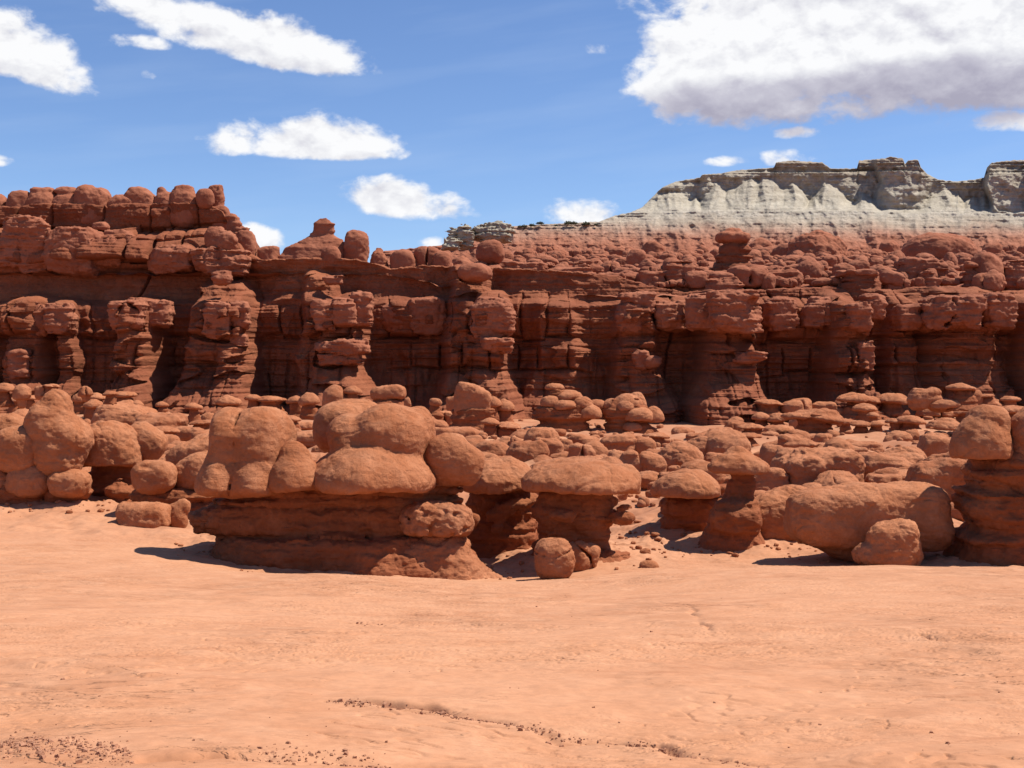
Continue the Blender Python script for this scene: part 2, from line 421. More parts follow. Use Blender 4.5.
APRON = [(345,25,3.0,.34),(430,24.4,1.6,.30),(498,27.2,1.6,.28),(578,25.5,1.8,.34),(640,26.5,1.3,.2),(685,29,1.7,.30),(735,26.8,1.4,.34),(778,27.2,1.2,.2),(865,25.1,1.6,.10),
         (1030,24.4,2.6,.36),(58,30,1.7,.3),(18,30.2,1.7,.3),(122,31.5,1.8,.3),(178,29.8,1.6,.3),(230,25.6,1.4,.22)]
def ground_h(x, y, detail=True):
    z = ground_base(x, y)
    if not detail: return z
    wx = x+0.5*perlin(x*0.5, y*0.5, 3.3); wy = y+0.5*perlin(x*0.5, y*0.5, 9.3)
    near = sstep(60, 20, y)
    z = z+0.10*fbm(x*0.16, y*0.16, 0.0, 3)
    z = z+0.022*fbm(wx*0.9, wy*1.1, 2.0, 4)*(0.4+0.6*near)
    # thin flaking lips: terraced noise
    t = fbm(wx*0.55+0.3*wy, wy*1.5, 5.0, 4, 0.58)
    tr = t*9; fr = tr-np.floor(tr); z = z+0.11*((np.floor(tr)+sstep(.78, 1.0, fr))/9-t)*near*sstep(-.25, .2, perlin(x*.35, y*.35, 4.))
    t2 = fbm(wx*2.3, wy*4.0, 8.0, 3, 0.55)
    z = z-0.014*np.maximum(0, 0.12-np.abs(t2-0.25))/0.12*sstep(20, 9, y)*(perlin(x*0.6, y*0.6, 1.7) > 0.05)
    z = z+0.006*fbm(x*5, y*6, 11.0, 2, 0.55)*sstep(16, 8, y)
    rough = sstep(24, 27, y)*sstep(60, 34, y)
    z = z+rough*0.10*fbm(x*1.1, y*1.1, 21.0, 3, 0.5)+sstep(27, 33, y)*sstep(95, 70, y)*(.42*fbm(x*.30, y*.30, 71., 3))
    ap = np.zeros(x.shape)
    mm = (y > 20) & (y < 35)
    if mm.any():
        xa, ya = x[mm], y[mm]; t_ = np.zeros(xa.shape)
        for px_, Y_, r_, h_ in APRON:
            t_ = np.maximum(t_, h_*np.exp(-(((xa-X(px_, Y_))**2+((ya-Y_-.5)*1.2)**2)/(r_*.85)**2))*sstep(Y_-2.6, Y_-1.2, ya))
        ap[mm] = t_*(1+.35*fbm(xa*1.6, ya*1.6, 91., 3))+.08*np.minimum(t_, .2)/.2*np.abs(fbm(xa*2.2, ya*2.2, 95., 3, .55))
    z = z+ap
    m = y < 30
    if m.any():
        xm, ym = x[m], y[m]; dz = np.zeros(xm.shape)
        nx = 0.10*fbm(xm*1.6, ym*1.6, 31.0, 3); ny = 0.12*fbm(xm*1.6, ym*1.6, 41.0, 3)
        for pts, w, dp in _cracks_w:
            d, s = seg_dist(xm+nx, ym+ny, pts)
            br = sstep(-0.2, 0.25, perlin(xm*1.3, ym*1.3, 51.0))*0.7+0.3
            dz -= dp*br*np.exp(-(d/w)**2)
            dz += 0.25*dp*br*np.exp(-(d/(w*3.5))**2)*np.maximum(0, perlin(xm*9, ym*9, 61.0))
        for pts in _lips_w:
            d, s = seg_dist(xm+nx*1.5, ym+ny*1.5, pts)
            sd_ = np.where(s < 0, d, -d); dz += 0.026*sstep(-.16, .10, sd_)*np.where(sd_ > 0, np.exp(-(d/1.6)**2), 1)*sstep(-.15, .25, perlin(xm*.5, ym*.5, 71.))*sstep(26, 20, ym)
        z[m] += dz
    return z

def mat_ground():
    m = mat_rock('slickrock_sand', (0.455,0.219,0.117), (0.40,0.18,0.091), (0.49,0.249,0.14), scale=1.0, bump=0.26, fine=0.25, crack=0.0)
    nt = m.node_tree; N = nt.nodes; L = nt.links
    b = next(n for n in N if n.type == 'BSDF_PRINCIPLED'); src = b.inputs['Base Color'].links[0].from_socket
    g = next(n for n in N if n.type == 'NEW_GEOMETRY')
    sp = N.new('ShaderNodeSeparateXYZ'); L.new(g.outputs['Position'], sp.inputs[0])
    n = N.new('ShaderNodeTexNoise'); n.inputs['Scale'].default_value = .22; n.inputs['Detail'].default_value = 5; L.new(g.outputs['Position'], n.inputs['Vector'])
    def mth(op, a, c):
        x = N.new('ShaderNodeMath'); x.operation = op
        for i, v in enumerate((a, c)):
            if isinstance(v, float): x.inputs[i].default_value = v
            else: L.new(v, x.inputs[i])
        return x.outputs[0]
    # bare redder rock floor among the goblins, pale wash sand on the open slope and in the flats
    f = N.new('ShaderNodeMapRange'); f.inputs[1].default_value = 23.0; f.inputs[2].default_value = 31.0; f.inputs[4].default_value = 1.0
    L.new(mth('ADD', sp.outputs[1], mth('MULTIPLY', mth('SUBTRACT', n.outputs[0], .5), 14.0)), f.inputs[0])
    p = N.new('ShaderNodeMapRange'); p.inputs[1].default_value = .42; p.inputs[2].default_value = .60; p.inputs[3].default_value = 1.0; p.inputs[4].default_value = .25
    L.new(n.outputs[0], p.inputs[0])
    mx = N.new('ShaderNodeMix'); mx.data_type = 'RGBA'; L.new(mth('MULTIPLY', f.outputs[0], p.outputs[0]), mx.inputs[0]); L.new(src, mx.inputs[6]); mx.inputs[7].default_value = (.35, .145, .074, 1)
    # faint darker runnels on the slope
    mp = N.new('ShaderNodeMapping'); mp.inputs['Scale'].default_value = (.35, 1.6, 1); mp.inputs['Rotation'].default_value = (0, 0, .25); L.new(g.outputs['Position'], mp.inputs[0])
    n2 = N.new('ShaderNodeTexNoise'); n2.inputs['Scale'].default_value = 1.7; n2.inputs['Detail'].default_value = 8; n2.inputs['Roughness'].default_value = .7; L.new(mp.outputs[0], n2.inputs['Vector'])
    r = N.new('ShaderNodeValToRGB'); r.color_ramp.elements[0].position = .56; r.color_ramp.elements[1].position = .72
    r.color_ramp.elements[0].color = (1, 1, 1, 1); r.color_ramp.elements[1].color = (.80, .72, .68, 1); L.new(n2.outputs[0], r.inputs[0])
    m2 = N.new('ShaderNodeMix'); m2.data_type = 'RGBA'; m2.blend_type = 'MULTIPLY'; m2.inputs[0].default_value = 1; L.new(mx.outputs[2], m2.inputs[6]); L.new(r.outputs[0], m2.inputs[7])
    L.new(m2.outputs[2], b.inputs['Base Color'])
    bp0 = next(q for q in N if q.type == 'BUMP')
    def ledges(sc, det, steps, rot):
        mp = N.new('ShaderNodeMapping'); mp.inputs['Scale'].default_value = (sc*.5, sc*1.5, sc); mp.inputs['Rotation'].default_value = (0, 0, rot); L.new(g.outputs['Position'], mp.inputs[0])
        n = N.new('ShaderNodeTexNoise'); n.inputs['Scale'].default_value = 1.0; n.inputs['Detail'].default_value = det; n.inputs['Roughness'].default_value = .6; n.inputs['Distortion'].default_value = .4; L.new(mp.outputs[0], n.inputs['Vector'])
        t = mth('MULTIPLY', n.outputs[0], float(steps)); fr = N.new('ShaderNodeMath'); fr.operation = 'FRACT'; L.new(t, fr.inputs[0])
        r = N.new('ShaderNodeMapRange'); r.interpolation_type = 'SMOOTHSTEP'; r.inputs[1].default_value = .84; r.inputs[2].default_value = 1.0; L.new(fr.outputs[0], r.inputs[0])
        fl = N.new('ShaderNodeMath'); fl.operation = 'FLOOR'; L.new(t, fl.inputs[0])
        k = N.new('ShaderNodeTexNoise'); k.inputs['Scale'].default_value = sc*.4; k.inputs['Detail'].default_value = 3; L.new(g.outputs['Position'], k.inputs['Vector'])
        km = N.new('ShaderNodeMapRange'); km.inputs[1].default_value = .50; km.inputs[2].default_value = .72; L.new(k.outputs[0], km.inputs[0])
        return mth('MULTIPLY', mth('ADD', fl.outputs[0], r.outputs[0]), km.outputs[0])
    hb = mth('ADD', ledges(.9, 7, 9, .2), mth('MULTIPLY', ledges(2.6, 5, 6, .1), .4))
    bp = N.new('ShaderNodeBump'); bp.inputs['Strength'].default_value = .8; bp.inputs['Distance'].default_value = .028
    L.new(hb, bp.inputs['Height']); L.new(bp0.outputs[0], bp.inputs['Normal']); L.new(bp.outputs[0], b.inputs['Normal'])
    return m
M_GROUND = mat_ground()

def build_ground():
    th_f = np.linspace(R(-27), R(27), 1180)
    th_s = np.concatenate([np.linspace(R(-180), R(-27.6), 60)[:-1], [R(-27.3)]])
    th = np.concatenate([th_s, th_f, -th_s[::-1][:-1], ])
    th = np.sort(np.unique(th)); nt = len(th)
    yt = np.geomspace(4.6, 24.0, 1500); rt = HOR-(ground_base(yt*0, yt)-EYE)/yt*F
    rt = np.minimum.accumulate(rt)-np.arange(1500)*1e-4
    r_near = np.interp(np.linspace(rt[0], rt[-1], 640), rt[::-1], yt[::-1])
    r_near = np.concatenate([r_near, np.arange(9.0, 24.0, .045)])
    r = np.concatenate([np.array([0.4, 1.0, 1.8, 2.8, 3.8, 4.4]), r_near, np.geomspace(24.05, 34, 260), np.geomspace(34.1, 66, 200), np.geomspace(66.6, 130, 90), np.geomspace(140, 6000, 24)])
    r = np.unique(r); nr = len(r)
    T, RR = np.meshgrid(th, r)
    x = RR*np.sin(T); y = RR*np.cos(T)
    # behind the viewer the slope simply carries on, level
    yy = np.where(np.abs(T) < R(60), y, np.maximum(RR*0.5, 3.0))
    front = np.abs(T) < R(40)
    z = np.empty(x.shape)
    z[front] = ground_h(x[front], y[front])
    xs = np.clip(x[~front], -3.2*330/F*np.maximum(yy[~front], 3), 3.2*330/F*np.maximum(yy[~front], 3))
    z[~front] = ground_base(xs, np.maximum(yy[~front], 4.2))
    z = np.where(RR > 250, np.minimum(z, 0.9), z)
    v = np.stack([x, y, z], -1).reshape(-1, 3)
    i = np.arange(nr-1)[:, None]*nt; j = np.arange(nt)[None, :]; j2 = (j+1) % nt
    q = np.stack([i+j, i+j2, i+nt+j2, i+nt+j], -1).reshape(-1, 4)
    # the seam closes only if the last and first directions are the same half-plane: they are (-180 / 180)
    me = make_mesh('ground', v, q)
    o = link('ground', me, M_GROUND); tag(o, kind='structure')
build_ground()

# ------------------------------------------------------------------ signed-distance rocks
class Field:
    """Rock volume built from lobes given as photo boxes at a distance Y."""
    def __init__(self, Y, k=0.12):
        self.Y = Y; self.k = k; self.s = Y/F
        self.lobes = []; self.cuts = []; self.prof = []; self.pits = []
    def lobe(self, x0, y0, x1, y1, dy=0.0, dr=0.85, n=2.4, roll=0.0, flat=None):
        Y = self.Y; s = self.s
        self.lobes.append(dict(c=(X((x0+x1)/2, Y), Y+dy, Z((y0+y1)/2, Y)), r=((x1-x0)/2*s, max((x1-x0)/2*s*dr, 0.02), (y1-y0)/2*s), n=n, roll=R(roll), flat=flat))
        return self
    def dome(self, x0, y0, x1, y1, dy=0.0, dr=0.85, n=2.5, roll=0.0, eq=.66):
        """cap with its widest girth low down and a nearly flat underside"""
        h = (y1-y0); r = h*eq
        return self.lobe(x0, y0, x1, y0+2*r, dy, dr, n, roll, flat=(h-r)/r)
    def crack(self, pts, w, yc=99.0):
        Y = self.Y
        self.cuts.append(([(X(a, Y), Z(b, Y)) for a, b in pts], w*self.s, self.Y+yc)); return self
    def pit(self, x0, y0, x1, y1, dy, dr=0.8):
        Y = self.Y; s = self.s
        self.pits.append(dict(c=(X((x0+x1)/2, Y), Y+dy, Z((y0+y1)/2, Y)), r=((x1-x0)/2*s, (x1-x0)/2*s*dr, (y1-y0)/2*s))); return self
    def profile(self, rows, dr=0.6, dy=0.0, n=2.6):
        Y = self.Y; rows = sorted(rows, key=lambda t: -t[0])
        self.prof.append(dict(z=np.array([Z(a, Y) for a, b, c in rows]), cx=np.array([X((b+c)/2, Y) for a, b, c in rows]),
                              hw=np.array([(c-b)/2*self.s for a, b, c in rows]), dr=dr, dy=dy, n=n)); return self
    def bounds(self):
        lo = np.full(3, 1e9); hi = np.full(3, -1e9)
        for l in self.lobes:
            c = np.array(l['c']); r = np.array(l['r'], float)
            if l['roll']:
                m = max(r[0], r[2]); r[0] = m; r[2] = m
            lo = np.minimum(lo, c-r); hi = np.maximum(hi, c+r)
        for p in self.prof:
            b = p['hw'].max()*p['dr']
            lo = np.minimum(lo, [(p['cx']-p['hw']).min(), self.Y+p['dy']-b, p['z'].min()])
            hi = np.maximum(hi, [(p['cx']+p['hw']).max(), self.Y+p['dy']+b, p['z'].max()])
        return lo, hi
    def eval(self, x, y, z):
        d = None; k = self.k
        for p in self.prof:
            hw = np.interp(z, p['z'], p['hw']); cx = np.interp(z, p['z'], p['cx'])
            n = p['n']
            e = (np.abs((x-cx)/hw)**n+np.abs((y-self.Y-p['dy'])/(hw*p['dr']))**n)**(1/n)
            q = (e-1)*hw*min(1.0, p['dr']*1.2)
            q = smax(q, z-p['z'].max(), k*0.5); q = smax(q, p['z'].min()-z, k*0.5)
            d = q if d is None else smin(d, q, k)
        for l in self.lobes:
            px, py, pz = x-l['c'][0], y-l['c'][1], z-l['c'][2]
            if l['roll']:
                c, s = math.cos(l['roll']), math.sin(l['roll'])
                px, pz = c*px+s*pz, -s*px+c*pz
            r = l['r']; n = l['n']
            e = (np.abs(px/r[0])**n+np.abs(py/r[1])**n+np.abs(pz/r[2])**n)**(1/n)
            g = np.sqrt((px/r[0]**2)**2+(py/r[1]**2)**2+(pz/r[2]**2)**2)
            q = e*(e-1)/np.maximum(g, 1e-3)
            q = np.maximum(q, (e-1)*min(r))
            if l['flat'] is not None:
                q = smax(q, -(pz+r[2]*l['flat']), k)
            d = q if d is None else smin(d, q, k)
        for pts, w, yc in self.cuts:
            b = None
            for (x0, z0), (x1, z1) in zip(pts[:-1], pts[1:]):
                dx, dz = x1-x0, z1-z0
                t = np.clip(((x-x0)*dx+(z-z0)*dz)/(dx*dx+dz*dz+1e-9), 0, 1)
                q = np.sqrt((x-x0-t*dx)**2+(z-z0-t*dz)**2)
                b = q if b is None else np.minimum(b, q)
            d = smax(d, np.minimum(w-b, yc-y) if yc < self.Y+50 else w-b, w*2.5)
        for l in self.pits:
            px, py, pz = x-l['c'][0], y-l['c'][1], z-l['c'][2]; r = l['r']
            e = np.sqrt((px/r[0])**2+(py/r[1])**2+(pz/r[2])**2)
            d = smax(d, -(e-1)*min(r), k*0.6)
        return d

def field_mesh(name, fld, vox_px=1.35, seed=0, rough=1.0, strata=0.0, origin=(0, 0, 0), pocks=0.0, facets=0):
    s = fld.s; h = s*vox_px
    lo, hi = fld.bounds(); size = hi-lo; mean = float(np.mean(np.sort(size)[1:]))
    amp = 0.045*mean*rough
    pad = amp*1.5+h*2.5+strata
    lo = lo-pad; hi = hi+pad
    n = np.maximum(((hi-lo)/h).astype(int)+2, 5)
    x = (lo[0]+h*np.arange(n[0], dtype=np.float32))[:, None, None].astype(np.float32)
    y = (lo[1]+h*np.arange(n[1], dtype=np.float32))[None, :, None].astype(np.float32)
    z = (lo[2]+h*np.arange(n[2], dtype=np.float32))[None, None, :].astype(np.float32)
    d = np.broadcast_to(fld.eval(x, y, z), tuple(n)).astype(np.float32).copy()
    rs = np.random.RandomState(seed+11)
    if facets:
        c = (lo+hi)/2
        for _ in range(facets):
            v = rs.normal(size=3); v[2] *= 0.5; v /= np.linalg.norm(v)
            rad = np.abs(v)@((size)/2)*rs.uniform(0.62, 0.86)
            d = smax(d, ((x-c[0])*v[0]+(y-c[1])*v[1]+(z-c[2])*v[2])-rad, 0.07*mean)
    band = np.abs(d) < (amp*1.6+strata*1.6+2.0*h)
    I, J, K = np.nonzero(band)
    bx, by, bz = lo[0]+I*h, lo[1]+J*h, lo[2]+K*h
    f = 1.6/mean; o = seed*3.17
    nz = amp*fbm(bx*f+o, by*f, bz*f*1.25-o, 4, 0.5)*0.95
    if strata > 0:
        zz = bz+0.05*perlin(bx*0.8, by*0.8, o)
        q = perlin(zz*3.1, 0.35*bx+o, 0.5)+0.7*perlin(zz*7.3, 0.6*bx, 3.5+o)+0.35*perlin(zz*15., 0.8*bx, 7.5)
        nz = nz+strata*np.clip(q*1.5, -1, 0.75)
        nz = nz+strata*0.5*fbm(bx*2.2, by*2.2, bz*1.3+o, 2)
        # vertical joints
        nz = nz+strata*1.1*np.maximum(0, 0.12-np.abs(perlin(bx*0.55+o, by*0.55, 0.2)))/0.12*0.6
    if pocks > 0:
        pk = fbm(bx*5+o, by*5, bz*6, 2)
        nz = nz+pocks*np.maximum(0, pk-0.12)*2.2
    d[I, J, K] += nz
    d[0] = d[-1] = 1; d[:, 0] = d[:, -1] = 1; d[:, :, 0] = d[:, :, -1] = 1
    d[0] = np.abs(d[0])
    v, q = surface_nets(d, lo, h)
    nn = vnormals(v, q)
    ff = 7.0/mean
    fd = 0.011*mean*rough*fbm(v[:, 0]*ff+o, v[:, 1]*ff, v[:, 2]*ff*1.5, 5, 0.62)*1.5
    rg = np.abs(perlin(v[:, 0]*ff*.32+o, v[:, 1]*ff*.32, v[:, 2]*ff*.4+9))
    fd = fd-0.014*mean*rough*np.maximum(0, .045-rg)/.045*sstep(0, .3, perlin(v[:, 0]*ff*.2, v[:, 1]*ff*.2+o, v[:, 2]*ff*.2))
    v = v+nn*fd[:, None]
    v = v-np.asarray(origin, np.float32)
    return make_mesh(name, v, q)

# ------------------------------------------------------------------ near rocks
def base_pt(px, Y, py=None):
    x = X(px, Y); z = float(ground_base(np.array([x]), np.array([Y]))[0]) if py is None else Z(py, Y)
    return (x, Y, z)

SEED = [100]
def nseed(): SEED[0] += 1; return SEED[0]

def hoodoo(label, px, Y, caps, ped, kind='hoodoo', cat='hoodoo', group=None, strata=0.085, vox=1.35):
    loc = base_pt(px, Y)
    root = empty(kind, loc); tag(root, label, cat, group)
    for c in caps:
        fld, opt = c if isinstance(c, tuple) else (c, {})
        nm = opt.pop('part', 'caprock'); lb = opt.pop('label', None)
        mt = opt.pop('mat', M_CAP)
        o = link(nm, field_mesh(nm, fld, seed=nseed(), origin=loc, vox_px=vox, **opt), mt, root)
        if lb: o['label'] = lb
    if ped is not None:
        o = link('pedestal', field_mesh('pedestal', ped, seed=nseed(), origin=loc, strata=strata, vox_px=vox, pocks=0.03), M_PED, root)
    return root

def boulder(label, fld, px, Y, cat='boulder', kind='boulder', group=None, mat=None, **opt):
    loc = base_pt(px, Y)
    o = link(kind, field_mesh(kind, fld, seed=nseed(), origin=loc, **opt), mat or M_CAP, None, loc)
    tag(o, label, cat, group); return o

Fd = Field
# the large domed group in the middle
Y0 = 25.0
hoodoo('largest hoodoo, five domed caps sharing one wide banded pedestal with a pitted ledge', 345, Y0, [
    (Fd(Y0, .22).lobe(219,407,255,486, -.62, 2.0, 2.6, 3).dome(206,448,255,489, -.70, 2.0, 1.8, eq=.84).lobe(244,405,295,482, -.60, 1.5, 2.6).dome(240,450,294,489, -.70, 1.8, 1.85, eq=.84).lobe(270,420,299,460,-.3,1.3)
        .crack([(250,400),(247,430),(250,455),(243,494)], .75, -.45), dict(label='tall dome cap split by a vertical cleft', rough=.55)),
    (Fd(Y0, .10).lobe(287,438,318,470, -1.0, 1.1, 2.2).dome(275,448,332,484, -1.05, 1.05, 1.8, eq=.84), dict(label='small knob cap between two larger domes', rough=.55)),
    (Fd(Y0, .06).lobe(303,404,362,458, 1.3, 1.0, 2.7).lobe(316,402,374,440, 1.6, 1.0, 2.5), dict(rough=.6)),
    (Fd(Y0, .10).dome(312,438,437,485, -.72, 1.12, 1.75, eq=.84).lobe(333,411,380,472, -.42, 1.5, 2.3, 20).lobe(353,404,429,466, -.50, 1.05, 2.25).lobe(404,409,434,470, -.05, 1.7, 2.4)
        .pit(372,418,408,429,-1.52,.3), dict(label='broad double cap with a rounded dome on a wide brim', rough=.55)),
    (Fd(Y0, .08).lobe(424,432,472,484, -.35, .95).lobe(438,441,485,482, -.4, .95, 2.5, -20), dict(rough=.7)),
    (Fd(Y0, .07).dome(404,498,474,528, -.85, .8, 2.7, 2, eq=.6).lobe(420,512,466,536,-.75,.7), dict(part='ledge', label='pitted ledge jutting from the right of the pedestal', pocks=.06, rough=1.3, mat=M_MID)),
    (Fd(Y0, .12).profile([(532,424,462),(538,408,470),(548,396,476),(560,386,486),(570,374,498),(580,360,512),(598,336,540)], .75, -.85, 2.3), dict(part='base_mound', mat=M_MID, rough=1.3)),
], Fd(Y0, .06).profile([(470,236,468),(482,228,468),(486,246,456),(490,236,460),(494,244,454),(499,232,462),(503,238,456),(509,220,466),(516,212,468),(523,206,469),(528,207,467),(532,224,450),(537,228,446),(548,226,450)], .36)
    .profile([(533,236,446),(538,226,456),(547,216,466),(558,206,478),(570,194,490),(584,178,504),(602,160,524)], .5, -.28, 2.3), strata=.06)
Y0 = 27.2
hoodoo('low hoodoo with a flat brim, a pale slab leaning on its shaded front', 498, Y0, [
    (Fd(Y0, .06).dome(463,454,537,486, -.6, 1.0, 1.9, eq=.82).lobe(455,452,505,482, .3, .9), {})],
    Fd(Y0, .08).profile([(482,464,536),(490,468,534),(500,464,538),(520,462,538),(540,460,540),(560,452,548),(580,440,560)], .7)
    .lobe(492,496,532,509, -1.0, .4, 3.2, 38))
Y0 = 25.5
hoodoo('flat topped hoodoo with one wide level cap and knobby banded neck', 578, Y0, [
    (Fd(Y0, .05).dome(519,457,636,488, -.35, 1.0, 1.95, eq=.82).lobe(530,457,600,482, .1, .8).dome(606,464,640,492, -.2, 1.2, 2.3, eq=.7), dict(rough=.65))],
    Fd(Y0, .07).profile([(480,541,616),(488,545,606),(494,536,610),(499,534,612),(508,533,616),(517,531,622),(522,538,616),(528,542,612),(546,536,616),(560,530,622),(580,508,668),(596,480,700)], .62)
    .lobe(606,505,629,523, -.5, .8).lobe(553,504,573,516, -1.0, .7).lobe(566,545,640,600, -.35, .9, 2.1))
Y0 = 29.0
hoodoo('squat hoodoo with a lens shaped cap beside the small mushroom rock', 685, Y0, [
    (Fd(Y0, .05).dome(649,468,719,495, -.35, 1.0, 1.85, eq=.8), dict(rough=.7)), (Fd(Y0, .08).lobe(690,466,732,493, .9, .9), {})],
    Fd(Y0, .08).profile([(488,664,724),(496,668,718),(502,662,722),(512,662,724),(528,658,728),(545,652,735),(565,630,760),(580,620,780)], .7))
Y0 = 26.8
hoodoo('mushroom rock with a pointed cap on a narrow neck and bulging body', 735, Y0, [
    (Fd(Y0, .06).lobe(705,458,768,478, -.0, .85, 2.4, flat=.4).lobe(711,452,763,474, 0, .9, 2.0).lobe(722,446,754,472, 0, .9, 1.8), {})],
    Fd(Y0, .10).profile([(470,730,752),(478,731,753),(482,728,754),(500,722,756),(515,714,758),(528,706,758),(540,700,762),(556,690,768),(575,676,780)], .8)
    .lobe(708,496,758,536, -.25, .8), strata=.03)
# loose boulders on the sand before the hoodoos
boulder('round cracked boulder resting on the sand below the flat topped hoodoo', Fd(23.3, .08).lobe(534,538,575,581, 0, .9, 2.7).crack([(534,552),(555,555),(574,548)], .6), 554, 23.3)
boulder('smaller split boulder tucked behind the round one on the sand', Fd(24.3, .03).lobe(564,541,591,574, 0, 1.1, 2.5).lobe(580,543,599,572, .1, 1.3, 2.5, -20).crack([(570,538),(590,556),(594,578)], .7), 582, 24.3)
boulder('small low stone half buried in the sand', Fd(24.0, .03).lobe(639,560,659,576, 0, .9), 649, 24.0)
boulder('long log shaped boulder lying on the sand, largest of the loose blocks',
    Fd(24.8, .15).lobe(785,489,900,548, -.1, .6, 3.6, -4).lobe(825,482,945,546, .0, .6, 4.0, 1).lobe(880,484,947,548, .1, .9, 3.2).lobe(818,505,896,562,0,.7,2.3), 865, 24.8, facets=2, rough=.7, vox_px=1.2)
boulder('block leaning against the rear left of the log shaped boulder', Fd(27.2, .1).lobe(750,492,800,550, 0, .8, 2.8, 25).lobe(768,487,812,530, .2, .8, 3), 778, 27.2, facets=2)
boulder('angular rock leaning on the front of the log shaped boulder', Fd(23.6, .06).lobe(868,521,921,572, 0, .8, 3.0, 12).lobe(854,540,905,568, 0, .8, 2.4), 888, 23.6, facets=3, rough=1.2)
Y0 = 24.4
hoodoo('massive hoodoo on a flaring banded pedestal, cut by the photo edge', 1030, Y0, [
    (Fd(Y0, .05).dome(943,412,1003,456, -.45, 1.0, 1.95, eq=.82).lobe(961,404,1001,448, -.35, 1.2, 2.5), dict(label='left cap, sloping to the left', rough=.6)),
    (Fd(Y0, .05).dome(998,402,1068,455, -.45, 1.0, 2.2, eq=.8), dict(rough=.6)), (Fd(Y0, .06).dome(1060,408,1120,458, -.3, .9, 2.6), {})],
    Fd(Y0, .1).profile([(442,984,1100),(454,980,1102),(460,972,1104),(466,974,1100),(474,966,1104),(488,962,1104),(500,964,1100),(515,958,1106),(522,962,1102),(540,954,1110),(560,944,1120),(585,926,1140)], .75), strata=.12)
# left group
Y0 = 30.0
hoodoo('tall pointed hoodoo shaped like a hooded figure', 58, Y0, [
    (Fd(Y0, .16).lobe(40,390,72,450, 0, 1, 2.3).lobe(27,404,66,462, -.1, 1, 2.5).lobe(44,416,91,472, -.05, .95, 2.5, -28).lobe(40,440,84,478, -.1, 1, 2.6)
        .pit(43,392,58,410,-.42,.8), dict(label='pointed upper body')),
    (Fd(Y0, .05).lobe(55,468,96,496, -.35, .9, 2.6).lobe(66,464,84,482,-.3,.8,2.), dict(label='lit shelf below the body'))],
    Fd(Y0, .08).profile([(474,48,80),(486,44,90),(492,42,92),(500,46,88),(512,36,100),(525,20,115)], .8))
hoodoo('bulbous hoodoo at the left photo edge with a boxy head over a wide lower lobe', 18, 30.2, [
    (Fd(30.2, .06).lobe(3,425,48,472, -.4, .9, 3.0), dict(label='boxy head')), (Fd(30.2, .06).lobe(-22,414,22,456, .4, .9, 2.5), {}),
    (Fd(30.2, .06).lobe(14,462,58,496, -.4, .9, 2.5).lobe(-14,464,18,496, -.35, .9), dict(label='wide lower lobe'))],
    Fd(30.2, .08).profile([(465,-15,40),(490,-25,52),(498,-20,54),(506,-25,58),(520,-40,70)], .8))
Y0 = 31.5
hoodoo('hoodoo with a broad loaf shaped cap in two pieces over a deep dark recess', 122, Y0, [
    (Fd(Y0, .06).dome(83,420,146,464, -.4, .95, 2.1, eq=.76).lobe(90,420,120,450,-.2,.9), dict(label='larger left cap')),
    (Fd(Y0, .06).lobe(122,424,165,463, .1, .9, 2.4, -25), dict(label='smaller right cap'))],
    Fd(Y0, .08).profile([(458,90,155),(468,88,150),(480,88,146),(495,86,148),(508,78,160),(520,70,170)], .6).lobe(120,476,142,512, -.9, .8, 2))
Y0 = 29.8
hoodoo('ledge hoodoo topped by a round boulder and two tilted slabs', 178, Y0, [
    (Fd(Y0, .06).lobe(140,458,183,491, -.6, .9, 2.6).pit(148,460,162,466,-1.0,.5), dict(label='round boulder cap')),
    (Fd(Y0, .06).lobe(160,440,222,470, .7, .9, 2.6, 12).lobe(180,435,224,462,.9,.9,2.6), dict(label='tilted rear slab')),
    (Fd(Y0, .06).lobe(172,455,220,492, .0, .9, 2.6, 22), {})],
    Fd(Y0, .08).profile([(486,142,222),(494,138,248),(502,142,246),(515,140,252),(530,128,258),(545,120,266)], .5))
boulder('loose oblong boulder on the open sand at left', Fd(28.0, .05).lobe(116,503,171,532, 0, .7, 3.2, 3).lobe(116,502,150,520,0,.7,2.6), 143, 28.0, facets=2)
boulder('small egg shaped boulder beside the loose oblong one', Fd(28.3, .05).lobe(165,503,187,532, 0, .8, 2.4, 25).lobe(175,499,190,516,0,.8), 177, 28.3)

# ------------------------------------------------------------------ boulders and small hoodoos on the valley floor
ORD = ['first','second','third','fourth','fifth','sixth','seventh','eighth','ninth','tenth','eleventh','twelfth','thirteenth','fourteenth','fifteenth',
       'sixteenth','seventeenth','eighteenth','nineteenth','twentieth']
def shape_word(w, h):
    a = w/h
    return 'low flat' if a > 2.1 else 'broad domed' if a > 1.55 else 'rounded' if a > 0.95 else 'upright'
def floor_Y(yb, px=512.0): return min(on_ground(px, yb)[1], 92.0)

